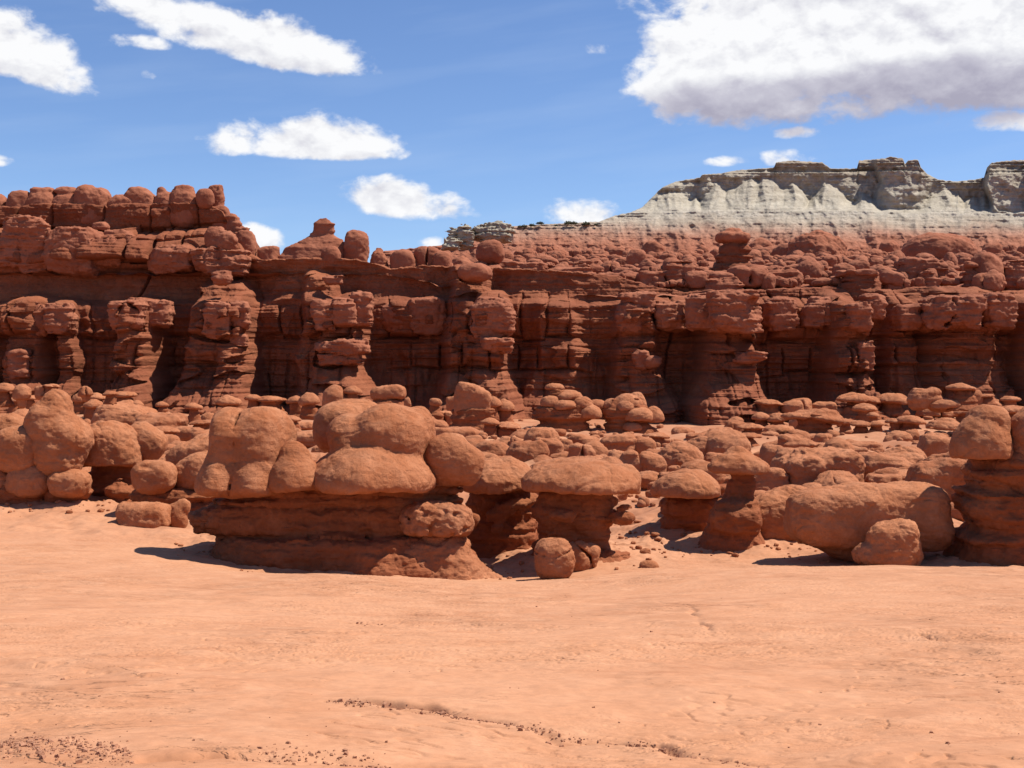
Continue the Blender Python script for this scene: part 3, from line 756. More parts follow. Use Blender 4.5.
def rand_boulder_field(x0, y0, x1, y1, Y, rs, sink):
    w, h = x1-x0, y1-y0; wm = w*Y/F
    f = Fd(Y, 0.05*wm)
    yb = y1+sink*h; t = rs.rand()
    if t < .38:        # overhanging cap, flat below
        f.dome(x0, y0+h*.06, x1, y1, 0, rs.uniform(.8, 1.05), rs.uniform(1.7, 2.5), rs.uniform(-9, 9), eq=rs.uniform(.65, .85))
        f.lobe(x0+w*rs.uniform(.1, .3), y0, x1-w*rs.uniform(.1, .3), y0+h*.8, rs.uniform(-.1, .2)*wm, .9, 2.3)
        f.lobe(x0+w*.2, y0+h*.4, x1-w*.2, y1+h*.6, 0, .9, 2.6)
    elif t < .62:      # angular slab
        f.lobe(x0, y0, x1, yb, 0, rs.uniform(.6, .9), rs.uniform(3.5, 5.5), rs.uniform(-16, 16))
        f.lobe(x0+w*rs.uniform(0, .4), y0-h*.05, x1-w*rs.uniform(0, .4), yb, .1*wm, .8, 3.2, rs.uniform(-20, 20))
    else:
        f.lobe(x0, y0+h*0.12*rs.rand(), x1, yb, 0, rs.uniform(.75, 1.05), rs.uniform(2.2, 2.8), rs.uniform(-11, 11))
        side = rs.choice([-1, 1]); cw = w*rs.uniform(.45, .68); cx = (x0+x1)/2+side*(w-cw)/2*.9
        f.lobe(cx-cw/2, y0, cx+cw/2, y0+h*.8, rs.uniform(-.25, .3)*wm, .95, rs.uniform(2.1, 2.8), rs.uniform(-14, 14))
    if rs.rand() < .15:
        q = rs.uniform(.35, .65)
        f.crack([(x0+w*q+rs.uniform(-2, 2), y0-3), (x0+w*q+rs.uniform(-3, 3), y1+3)], .5, -.15*wm)
    return f

def cluster(phrase, group, items, seed, mat=M_MID, kind='boulder', cat='boulder', nounp='boulder'):
    rs = np.random.RandomState(seed)
    items = sorted(items, key=lambda t: t[0]+t[2])
    for i, it in enumerate(items):
        x0, y0, x1, y1 = it[:4]; k = it[4] if len(it) > 4 else 'b'; Y = it[5] if len(it) > 5 else floor_Y(y1, (x0+x1)/2)
        if k == 'b' and Y > 55 and (y1-y0) > .42*(x1-x0) and rs.rand() < .6: k = 'h'
        lab = '%s %s, %s from left %s' % (shape_word(x1-x0, y1-y0), 'small hoodoo' if k == 'h' else nounp, ORD[i], phrase)
        px = (x0+x1)/2
        if k == 'b':
            fld = rand_boulder_field(x0, y0, x1, y1, Y, rs, 0.22)
            boulder(lab, fld, px, Y, cat, kind, group, mat, facets=int(rs.randint(1, 6)), rough=rs.uniform(.8, 1.3), vox_px=1.25, strata=(x1-x0)*Y/F*rs.uniform(.0, .035))
        else:
            h = y1-y0; w = x1-x0; ch = h*rs.uniform(.28, .5)
            nw = rs.uniform(.30, .38)*w
            cap = Fd(Y, .06*w*Y/F).dome(x0-1, y0+ch*.1, x1+1, y0+ch, 0, .95, 1.9, rs.uniform(-6, 6), eq=.8).lobe(x0+w*rs.uniform(.1, .35), y0, x1-w*rs.uniform(.1, .35), y0+ch*.85, 0, .9)
            c = px+rs.uniform(-.06, .06)*w
            ped = Fd(Y, .06*w*Y/F).profile([(y0+ch*.8, c-nw, c+nw), (y0+ch*1.15, c-nw*.9, c+nw*.9), (y0+h*.7, c-nw*1.15, c+nw*1.15), (y1, c-nw*1.4, c+nw*1.4), (y1+h*.25, c-nw*1.9, c+nw*1.9)], .9)
            hoodoo(lab, px, Y, [(cap, dict(mat=mat))], ped, group=group, strata=.06*w*Y/F, vox=1.25)

cluster('in the rubble below the far left cliff', 'rubble below the left cliff', [
    (-4,383,15,402),(13,384,31,399),(35,386,46,397),(43,384,60,394),(72,392,89,413),(78,385,93,396),(88,393,106,408,'h'),(103,391,118,402),(113,391,136,408,'h'),
    (99,400,119,417),(117,400,137,418,'h'),(84,399,103,420),(8,397,21,411,'h'),(25,395,36,410,'h'),(131,400,143,418)], 1)
cluster('in the loose row behind the pointed hoodoo', 'boulders behind the left hoodoos', [
    (8,409,34,425),(-4,417,22,440),(156,401,168,413),(128,406,157,416),(136,412,187,433),(160,412,176,425),(185,403,202,424,'h'),(200,412,218,423),
    (187,420,217,433),(197,429,219,438),(131,423,161,433),(145,426,179,441),(169,426,193,438),(155,434,180,447),(186,428,202,437),(95,417,118,424),(112,418,134,426)], 2)
cluster('in the group behind the tall split dome', 'small hoodoos behind the large group', [
    (216,395,241,420,'h'),(245,394,262,413),(257,396,286,412,'h'),(287,395,303,420),(299,392,319,421,'h'),(322,384,346,408),(344,385,361,408),(315,400,325,413),
    (282,415,301,432),(291,428,304,441),(359,398,373,412),(404,397,411,406),(386,402,411,414)], 3)
cluster('between slab hoodoo and flat topped hoodoo', 'boulders behind the flat topped hoodoo', [
    (447,396,457,419),(487,396,501,424,'h'),(495,398,514,424,'h'),(481,418,501,438),(493,424,521,438),(430,428,480,442),(462,435,483,448),(473,440,513,460),(509,437,521,451),
    (511,450,529,465),(519,440,535,456),(505,431,540,441)], 4)
cluster('of the pile right behind the flat topped hoodoo', 'piled boulders behind the flat cap', [
    (567,434,601,449),(554,438,576,451),(533,439,563,457),(529,455,556,468),(569,445,583,456),(579,441,609,458),(600,434,638,453),(589,431,599,439),(607,450,641,476),(559,453,571,460),
    (619,434,637,452),(633,436,656,453),(645,433,669,447),(619,451,642,479),(636,449,667,478),(656,452,671,463),(575,455,607,462)], 5)
cluster('behind the lens capped hoodoo', 'boulders behind the mushroom rock', [
    (655,442,705,468),(683,436,713,459),(699,434,729,453),(678,460,713,473),(633,472,659,486),(668,466,681,473),(705,452,729,466),(735,432,761,445),(762,431,779,441),
    (776,436,816,457),(759,443,786,468),(771,465,789,477),(748,466,788,492),(811,433,831,447),(811,442,833,457),(821,437,856,464)], 6)
cluster('on the pale sand behind the log', 'boulders behind the log shaped boulder', [
    (781,452,861,488),(784,471,826,490),(826,430,841,439),(838,440,882,452),(865,449,927,472),(920,437,960,462),(923,450,960,482),(957,455,973,472),(866,470,914,484),(905,472,921,482),
    (961,467,978,478),(943,475,977,494),(830,462,850,478),(884,480,900,490)], 7)
cluster('along the terrace below the right cliff', 'rubble terrace rocks', [
    (728,416,743,431,'h'),(739,424,766,438),(754,400,783,416),(752,412,770,430,'h'),(768,413,788,430),(780,398,814,414),(782,409,842,437),(811,401,837,413),(818,405,833,414),(825,408,847,420),
    (837,393,880,414),(853,403,877,423),(837,418,853,432,'h'),(849,421,871,438,'h'),(867,412,879,425),(868,421,886,438,'h')], 8)
cluster('in the heap left of the massive edge hoodoo', 'rocks heaped below the right cliff', [
    (875,394,910,418),(909,390,941,405),(924,398,959,407),(917,404,961,417),(946,383,975,404),(969,389,983,406),(979,394,994,403),(974,400,1004,410),(926,418,962,432),(897,415,926,434,'h'),
    (883,431,913,443),(904,429,919,441),(929,431,951,440),(886,418,903,434,'h'),(1000,396,1020,412),(955,408,985,422),(985,405,1030,425)], 9)

# half buried boulders filling the valley floor
def fillers():
    rs = np.random.RandomState(77); pl = []
    zones = [(0,230,'behind the left hoodoos'),(230,470,'behind the largest hoodoo'),(470,660,'behind the flat topped hoodoo'),(660,820,'behind the mushroom rock'),(820,1030,'behind the log shaped boulder')]
    for t in range(4000):
        px = rs.uniform(-5, 1030); yb = rs.uniform(428, 500); Y = floor_Y(yb, px)
        wm = rs.gamma(3.0, .33)+.35; w = wm/Y*F; h = w*rs.uniform(.25, .7)
        if 640 < px < 760 and yb < 434: continue
        if 850 < px < 905 and 436 < yb < 462: continue
        if any(abs(px-a) < (w+c)*.42 and abs(yb-b) < (h+d)*.28 for a, b, c, d in pl): continue
        pl.append((px, yb, w, h))
        if len(pl) >= 125: break
    for px, yb, w, h in pl:
        Y = floor_Y(yb, px); zn = next(z for z in zones if px < z[1] or z[1] == 1030)
        fld = rand_boulder_field(px-w/2, yb-h, px+w/2, yb, Y, rs, .3)
        boulder('half buried %s boulder on the valley floor %s' % ('flat' if h/w < .45 else 'rounded', zn[2]), fld, px, Y, 'boulder', 'boulder', 'half buried %s boulders ' % ('flat' if h/w < .45 else 'rounded')+zn[2], M_MID, facets=int(rs.randint(1, 7)), rough=rs.uniform(.9, 1.4), vox_px=1.3, strata=w*Y/F*rs.uniform(.0, .04))
fillers()

# loose stones strewn between the boulders and about the pedestals
def scree():
    rs = np.random.RandomState(51); src = []
    for i in range(6):
        f = Fd(F, 0.08).lobe(512-.5, 365-.42, 512+.5, 365+.42, 0, .9, rs.uniform(2.4, 4.5), rs.uniform(-15, 15))
        f.lobe(512-.4, 365-.5, 512+.2, 365+.2, 0, .9, 3, rs.uniform(-30, 30))
        me = field_mesh('stone', f, seed=nseed(), vox_px=.15, facets=5, rough=1.5, origin=(0, F, EYE))
        v = np.empty(len(me.vertices)*3, np.float32); me.vertices.foreach_get('co', v)
        q = np.empty(len(me.loops), np.int32); me.loops.foreach_get('vertex_index', q)
        src.append((v.reshape(-1, 3), q.reshape(-1, 4))); bpy.data.meshes.remove(me)
    P = []
    for _ in range(2300):
        Y = math.exp(rs.uniform(math.log(31), math.log(90))); px = rs.uniform(-30, 1054)
        if 640 < px < 760 and Y > 62 and rs.rand() < .8: continue
        P.append((X(px, Y), Y, rs.gamma(2, .10)+.10))
    for px, Y, r, h in APRON:
        for _ in range(34):
            a = rs.uniform(0, 6.28); d = r*rs.uniform(.5, 1.15); x, y = X(px, Y)+d*math.cos(a), Y+d*math.sin(a)*.8
            P.append((x, y, rs.gamma(1.6, .028)+.025))
    xs = np.array([p[0] for p in P]); ys = np.array([p[1] for p in P]); zs = ground_h(xs, ys)
    vs, qs, base = [], [], 0
    for (x, y, w), z in zip(P, zs):
        v, q = src[rs.randint(6)]; a = rs.uniform(0, 6.28); c, sn = math.cos(a), math.sin(a)
        p = v*np.array([w, w*rs.uniform(.6, 1), w*rs.uniform(.4, .9)]); p = np.stack([p[:, 0]*c-p[:, 1]*sn, p[:, 0]*sn+p[:, 1]*c, p[:, 2]], 1)
        vs.append(p+np.array([x, y, z+w*.15])); qs.append(q+base); base += len(v)
    o = link('scree', make_mesh('scree', np.concatenate(vs), np.concatenate(qs)), M_MID)
    tag(o, 'loose red stones strewn between the boulders of the valley floor', 'stones', kind='stuff')
scree()

# three larger ones at the foot of the cliff
Y0 = 76
hoodoo('small mushroom hoodoo with a two lobed dome cap below the cliff', 388, Y0, [(Fd(Y0,.25).lobe(370,387,394,403,0,.9,2.5,flat=.7).lobe(382,384,406,403,0,.9,2.5,flat=.7), dict(mat=M_MID))],
    Fd(Y0,.2).profile([(400,374,402),(406,372,404),(412,368,410),(425,362,416)],.8), vox=1.2)
hoodoo('thin necked little hoodoo like a bird head on a cone', 433, 72, [(Fd(72,.2).lobe(429,398,440,406,0,.9).lobe(434,401,442,406,0,.8), dict(mat=M_MID))],
    Fd(72,.2).profile([(403,431,438),(408,429,441),(416,426,443),(425,422,446),(432,418,450)],.8), vox=1.2)
hoodoo('upright slab shaped hoodoo with a slanting flat top', 472, 70, [(Fd(70,.3).lobe(455,386,492,432,0,.5,5,-3).lobe(455,383,480,420,0,.5,4), dict(mat=M_MID, part='slab', facets=1))],
    Fd(70,.3).profile([(410,454,492),(425,450,495),(440,440,505)],.6), vox=1.2)
Y0 = 71
def stack(label, px, lobes, ped):
    caps = [(Fd(Y0, .10).dome(a-1, b-1, c+1, d, dy, .95, 2.0, eq=.78), dict(mat=M_MID)) for a, b, c, d, dy in lobes]
    hoodoo(label, px, Y0, caps, Fd(Y0, .3).profile(ped, .7), vox=1.2, strata=.12)
stack('tiered hoodoo stacked with thin ledges and a flat plate on top', 567,
      [(545,384,564,390,.2),(555,391,582,400,0),(541,396,561,406,-.3),(553,400,577,409,-.6),(571,397,592,408,-.3),(577,405,600,418,-.5)],
      [(388,552,560),(396,550,576),(402,546,586),(408,536,592),(418,534,594),(422,540,586),(430,536,590),(442,526,600)])
stack('tiered hoodoo with tilted round blocks on overhanging ledges', 630,
      [(589,400,606,409,.3),(603,399,622,409,.1),(614,394,642,409,0),(617,400,634,410,-.5),(628,393,646,410,.2),(624,407,652,420,-.5),(644,407,663,422,-.2),(622,422,640,430,-.8)],
      [(398,612,640),(406,604,646),(414,602,652),(422,606,648),(430,602,654),(442,592,664)])

# ------------------------------------------------------------------ the cliff
YC = 100.0
def relief_grid(name, xs, rows_of, off, mat, Yc, back=14.0, kind='structure', loops=10):
    """Face surface y = off(x, z) up to a varying top edge, carried back over the top."""
    nv = rows_of.shape[0]
    XX = np.broadcast_to(xs[None, :], rows_of.shape).copy()
    ZZ = EYE+(HOR-rows_of)/F*Yc
    YY = Yc+off(XX, ZZ)
    return XX, YY, ZZ

TOP_L = np.array([(-140,202),(-20,200),(0,200),(9,197),(30,196),(82,196),(86,200),(90,196),(140,195),(180,195),(196,198),(206,203),(210,211),(214,226),(222,234),(232,240),(240,252),(258,258),(285,258),(330,256),(372,262),(388,268),(420,264),(460,266),
                  (500,266),(520,268),(560,270),(620,274),(650,284),(690,291),(740,291),(790,288),(840,286),(900,290),(930,286),(985,288),(1010,292),(1040,290),(1180,288)], float)
FINS = [  # photo column, half width (px), reach (m), row of its top
    (18,26,3.2,300),(62,13,2.4,302),(124,25,6.5,300),(206,38,4.6,284),(228,22,5.6,292),(336,33,6.6,296),(318,28,4.0,276),(470,32,5.0,264),(486,28,6.6,292),(556,34,1.8,300),(640,30,3.6,308),(735,38,5.6,292),(852,28,4.6,292),
    (905,22,2.0,296),(970,48,3.2,290),(1060,30,6.0,300),(-60,40,5.0,300)]
_rb = np.random.RandomState(5)
def block_edges(x0, x1, w0, w1):
    e = [x0]
    while e[-1] < x1: e.append(e[-1]+_rb.uniform(w0, w1))
    return np.array(e)
BE1 = block_edges(-160, 1200, 17, 42); BR1 = _rb.rand(len(BE1))
BE2 = block_edges(-160, 1200, 20, 55); BR2 = _rb.rand(len(BE2))
BE3 = block_edges(-160, 1200, 14, 34); BR3 = _rb.rand(len(BE3))
def blocks(pxs, row, edges, rnd, r0, r1, p=6.0, gap=.9, var=8):
    """bulging joint blocks; the joints between them are cut back into the wall"""
    k = np.clip(np.searchsorted(edges, pxs)-1, 0, len(edges)-2)
    a, b = edges[k], edges[k+1]
    hw = (b-a)/2
    u = (pxs-(a+b)/2)/hw; t0 = r0+rnd[k]*var; t1 = r1+(rnd[(k*7+3) % len(rnd)]-.5)*5
    v = (row-(t0+t1)/2)/((t1-t0)/2); hv = (t1-t0)/2
    e = np.clip(1-np.abs(u)**p, 0, 1)*np.clip(1-np.abs(np.clip(v, -1, 1))**p, 0, 1)
    out = np.sqrt(e)*(0.45+0.95*rnd[(k*3+1) % len(rnd)])
    jo = np.exp(-((1-np.abs(u))*hw/1.1)**2)*sstep(1.15, .9, np.abs(v))
    jv = np.exp(-((1-np.abs(v))*hv/1.3)**2)*(v > 0)*.8
    return out-gap*np.maximum(jo*(.35+rnd[(k*5+2) % len(rnd)]), jv)
def cliff_off(x, z):
    pxs = x/YC*F+CX; row = HOR-(z-EYE)/YC*F
    wz = z+0.75*fbm(x*0.10, 0.0, z*0.12, 3)
    wr = HOR-(wz-EYE)/YC*F
    wpx = pxs+5.0*fbm(x*0.22, 2.0, z*0.30, 3)
    m1 = .25+.85*sstep(-.3, .35, perlin(x*.12, 7.7, z*.05)); m2 = .25+.85*sstep(-.3, .3, perlin(x*.10, 17.7, z*.05))
    # stepped profile
    prof = np.interp(-wr, -np.array([440,414,398,380,362,360,345,343,338,335,318,303,299,296,285,268,263,258,246,230,222,218,204,180.][::1]),
                     np.array([-3.4,-2.2,-1.0,-.3,.15,-.05,.2,.35,.5,.2,.0,.4,1.1,1.6,1.9,2.2,1.7,1.5,2.0,4.2,6.6,5.6,5.3,5.6]))
    o = prof+1.1*fbm(x*0.055+7, 1.0, z*0.02, 2)
    left = sstep(560, 460, pxs)
    fin = np.zeros(x.shape); fmask = np.zeros(x.shape)
    for c, w, A, tr in FINS:
        xc = (c-CX)/F*(YC-A*.8); fmask = np.maximum(fmask, sstep(1.3, .9, np.abs(x-xc)/(w/F*YC)))
    m1 = m1*(.62-.30*fmask)
    o = o-1.35*m1*blocks(wpx, wr, BE1, BR1, 296-10*(1-left), 337+4*perlin(x*.2, 9., 0.), var=14)
    o = o-1.7*m2*blocks(wpx, wr, BE2, BR2, 217, 258, var=17)*sstep(255, 232, pxs)
    o = o-0.35*blocks(wpx, wr, BE2+9, BR2, 192, 236)*sstep(222, 206, pxs)
    o = o-0.55*blocks(wpx, wr, BE3, BR3, 343, 372, 8.0)*sstep(-.2, .2, perlin(x*.09, 4.4, 0.0))
    # buttresses: narrow heads, skirts spreading to the floor
    for c, w, A, tr in FINS:
        xc = (c-CX)/F*(YC-A*.8); wm = w/F*YC
        hh = np.clip((wr-tr)/(405-tr), -0.5, 1)
        wid = wm*(0.64+0.34*np.clip(hh, 0, 1)+0.42*np.clip((wr-372)/36, 0, 1)**1.6+0.10*perlin(z*0.9, c*1.3, 0.0)+0.05*perlin(z*3.1, c*.7, 0.0))
        t = np.abs(x-xc+0.5*perlin(z*0.35, c*.37, 2.2))/wid
        b = sstep(1.15, 0.60, t)*(1-0.22*np.clip(t, 0, 1)**2)*(1+.10*perlin(x*.9, z*1.6, c*.3)+.10*np.sign(perlin(x*.35, z*.9, c*.9)))
        top = sstep(tr-9, tr+5, wr+4*perlin(x*.9, c*.1, z*.5))
        fin = np.maximum(fin, A*b*top*(0.72+0.2*np.clip(hh, 0, 1)+.28*np.clip((wr-375)/35, 0, 1)))
    o = o-fin
    # bedding ledges, flutes and general roughness
    low = sstep(300, 345, row)
    bz = z+0.10*perlin(x*.25, 0.0, z*.3)
    st = perlin(bz*1.7, x*.05, 0.5)+.8*perlin(bz*4.1, x*.09, 3.5)+.4*perlin(bz*9.0, x*.2, 8.5)
    o = o-0.20*np.clip(st*2.2, -.8, .6)*(0.45+0.55*low)
    fl = np.abs(perlin(x*1.1, z*.10, 6.5))
    o = o+0.30*np.maximum(0, .16-fl)/.16*sstep(340, 372, row)
    o = o+.75*np.abs(perlin(x*.55+.3*perlin(x*.2, z*.3, 0.), z*.07, 26.5))*sstep(300, 330, row)+.30*np.abs(perlin(x*1.4, z*.12, 36.5))*sstep(296, 316, row)
    jt = np.abs(perlin(x*.13+.10*perlin(z*.4, x*.2, 0.), z*.03, 16.5))
    o = o+0.7*np.maximum(0, .018-jt)/.018*sstep(-.1, .25, perlin(x*.1, z*.25, 3.))
    o = o+0.9*fbm(x*.16, 3.0, z*.20, 3, .5)+0.36*np.abs(fbm(x*.45, 5.0, z*.5, 4, .55))+0.05*fbm(x*3.1, o*3.0, z*3.6, 3, .6)
    return o

def build_cliff():
    cols = np.arange(-135, 1175, 0.62); nr = 400
    xs = (cols-CX)/F*YC
    top = np.interp(cols, TOP_L[:, 0], TOP_L[:, 1])+1.3*perlin(cols*.12, 0.0, 0.0)+.6*perlin(cols*.4, 0.0, 5.0)
    t = np.linspace(0, 1, nr)[:, None]
    rows = 440+(top[None, :]-440)*t
    XX = np.broadcast_to(xs[None, :], rows.shape).copy(); ZZ = EYE+(HOR-rows)/F*YC
    YY = YC+cliff_off(XX, ZZ)
    bx, by, bz = [XX], [YY], [ZZ]
    for s, dz in ((.25,.05),(.6,.1),(1.2,.12),(2.2,.1),(4,.0),(7,-.2),(12,-.5)):
        bx.append(XX[-1:]); by.append(YY[-1:]+s); bz.append(ZZ[-1:]+dz+.12*fbm(XX[-1:]*.8, YY[-1:]+s, 0., 3))
    for zz in (8.0, 0.0):
        bx.append(XX[-1:]); by.append(YY[-1:]+12.5); bz.append(np.minimum(ZZ[-1:]-.6, zz))
    XX = np.concatenate(bx); YY = np.concatenate(by); ZZ = np.concatenate(bz)
    v = np.stack([XX, YY, ZZ], -1).reshape(-1, 3); n0, n1 = XX.shape
    i = np.arange(n0-1)[:, None]*n1; j = np.arange(n1-1)[None, :]
    q = np.stack([i+j, i+j+1, i+n1+j+1, i+n1+j], -1).reshape(-1, 4)
    o = link('cliff', make_mesh('cliff', v, q), M_CLIFF); tag(o, kind='structure')
build_cliff()

# the red bench that climbs from the cliff edge to the mesa
RV_Y = np.array([99, 102, 108, 118, 132, 150, 175, 215, 300, 430, 470.])
RV_R = np.array([293, 289, 281, 273, 266, 262, 258, 255, 253, 252, 252.])
def bench_z(px, Y):
    row = np.interp(Y, RV_Y, RV_R)
    lift = np.interp(px, TOP_L[:, 0], TOP_L[:, 1])
    right = sstep(360, 520, px)
    zr = EYE+(HOR-row)/F*Y
    zl = 12.2-0.02*(Y-100)
    return zl*(1-right)+zr*right-0.5
def build_bench():
    cols = np.arange(-200, 1300, 3.0); ys = np.concatenate([np.linspace(101.5, 180, 150), np.geomspace(181, 475, 70)])
    C, YY = np.meshgrid(cols, ys)
    XX = X(C, YY)
    ZZ = bench_z(C, YY)+1.3*fbm(XX*.12, YY*.12, 3.0, 4, .55)*sstep(101, 112, YY)+.25*fbm(XX*.6, YY*.6, 9., 2)
    v = np.stack([XX, YY, ZZ], -1).reshape(-1, 3); n0, n1 = XX.shape
    i = np.arange(n0-1)[:, None]*n1; j = np.arange(n1-1)[None, :]
    q = np.stack([i+j, i+j+1, i+n1+j+1, i+n1+j], -1).reshape(-1, 4)
    o = link('terrain', make_mesh('terrain', v, q), M_KNOB); tag(o, kind='structure')
build_bench()

# ------------------------------------------------------------------ rocks along the rim and on the buttresses
def rim(label, x0, y0, x1, y1, Y, kind='rim_rock', cat='rock', n=2.8, facets=3, dr=.9, roll=0, rough=1.0, group=None, extra=(), strata=0.0, cracks=(), sink=.15, pits=()):
    h = y1-y0
    f = Fd(Y, .07*(x1-x0)*Y/F).lobe(x0, y0, x1, y1+h*sink, 0, dr, n, roll)
    for e in extra: f.lobe(*e)
    for pts in cracks: f.crack(pts, .6)
    for p in pits: f.pit(*p)
    loc = (X((x0+x1)/2, Y), Y, Z(y1, Y))
    o = link(kind, field_mesh(kind, f, seed=nseed(), origin=loc, vox_px=1.15, facets=facets, rough=rough, strata=strata), M_KNOB, None, loc)
    tag(o, label, cat, group); return o
YR = 106.6
rim('rounded block at the left photo edge on the highest rim', -16,194,7,222,YR)
rim('leftmost whole block on the highest rim, round like a loaf', 7,191,36,224,YR)
rim('capped block on the highest rim with a thin plate on its top', 28,192,60,224,YR, extra=[(31,187,54,194,0,.8,2.6)])
rim('block with a flat lid near the middle of the left rim row', 53,192,80,224,YR, extra=[(53,187,77,195,0,.8,2.6)])
rim('largest block of the left rim row, sloping on its right', 74,186,110,226,YR, n=3, roll=-8)
rim('low hump at the start of the second rim row', 107,195,140,224,YR)
rim('domed block of the second rim row with a small cap', 125,189,157,224,YR, extra=[(130,187,148,194,0,.8,2.6)])
rim('pointed fin of the second rim row with a tiny head', 153,192,180,224,YR, n=2.2, extra=[(157,187,166,196,0,.8)])
rim('wide block of the second rim row with a flat lid', 170,189,199,224,YR, extra=[(175,185,195,193,0,.8,2.6)])
rim('egg shaped boulder perched on the high rim', 196,188,214,208,YR-.8, n=2.2, facets=0, sink=.05)
rim('jagged block at the right end of the high rim', 204,185,224,212,YR+.8, n=3, facets=4, rough=1.6, extra=[(203,185,222,190,0,.9,3)])
rim('small ledge block under the jagged rim end', 212,206,230,228,YR, n=3.2)
rim('dark upright block where the high rim steps down', 237,230,256,264,103.5, n=3.4)
rim('hollowed block below the high rim end, its right side lit', 205,226,226,250,101.5, n=3, facets=3, rough=1.5, extra=[(214,230,238,254,-.3,.8,2.4)])
rim('squared block standing alone on the rim, sky behind it', 258,246,281,268,104, n=4.5)
def crag(label, px, Y, rows, dr, extra=()):
    f = Fd(Y, .25).profile(rows, dr, n=3.0)
    for e in extra: f.lobe(*e)
    loc = (X(px, Y), Y, Z(rows[-1][0], Y))
    o = link('rim_rock', field_mesh('rim_rock', f, seed=nseed(), origin=loc, vox_px=1.1, facets=0, rough=.65, strata=.05), M_KNOB, None, loc); tag(o, label, 'rock')
crag('large triangular crag standing on the rim against the sky', 318, 104.5, [(219,320,326),(224,312,333),(229,312,333),(235,309,334),(239,303,342),(244,295,349),(248,285,354),(254,281,357),(262,275,360),(280,270,366)], .4)
rim('leaning angular block right of the triangular crag', 343,231,369,268,103.8, n=3.2, facets=3, roll=-6)
rim('dome shaped boulder in front of the triangular crag', 321,246,341,264,102.2, n=2.2, facets=0)
rim('wide low block on the rim above the dark alcove', 390,250,416,272,104, n=3.2)
rim('paired blocks on the rim left of the grey outcrop', 413,247,442,272,105, n=3, cracks=[[(428,243),(427,276)]])
rim('short stacked block on the rim, right of the paired blocks', 432,252,452,272,103.5)
rim('small rocks piled in the rim notch', 370,252,388,274,104, rough=2, facets=3, extra=[(376,248,384,258,0,.8)])
rim('dome cap at the top of the central buttress', 458,263,492,280,97.2, n=2.4, facets=0, dr=.9)
rim('rounded rock on the rim above the central buttress', 476,240,505,262,112, n=2.5, facets=1)
rim('massive layered block with a stepped lit edge under the highest rim', 4,217,53,268,101.9, n=4.5, facets=4, dr=.7, strata=.12, rough=1.5)
rim('massive smooth block with a ragged lit right side under the highest rim', 50,227,98,270,101.6, n=5, facets=3, dr=.6, strata=.06, rough=1.5, extra=[(90,238,122,270,.4,.8,3)])
rim('flat slab with two stones on its lid beneath the second rim row', 103,230,134,262,102.8, n=4.5, facets=3, dr=.7, strata=.08, extra=[(92,223,109,231,0,.8,2.4)])
rim('low ragged block at the middle of the bench under the rim', 150,246,196,270,102, n=4, facets=5, dr=.7, strata=.1, rough=1.6)
rim('ragged shelf of lit slabs at the right end of the bench', 196,248,252,272,101.6, n=4, facets=4, dr=.6, strata=.14, rough=1.8)
rim('stepped block at the broken right end of the high rim', 226,213,241,238,104.5, n=3.4, facets=4, strata=.1)
rim('smaller stepped block below the broken right end of the high rim', 234,226,250,250,103.6, n=3.4, facets=4, strata=.1)
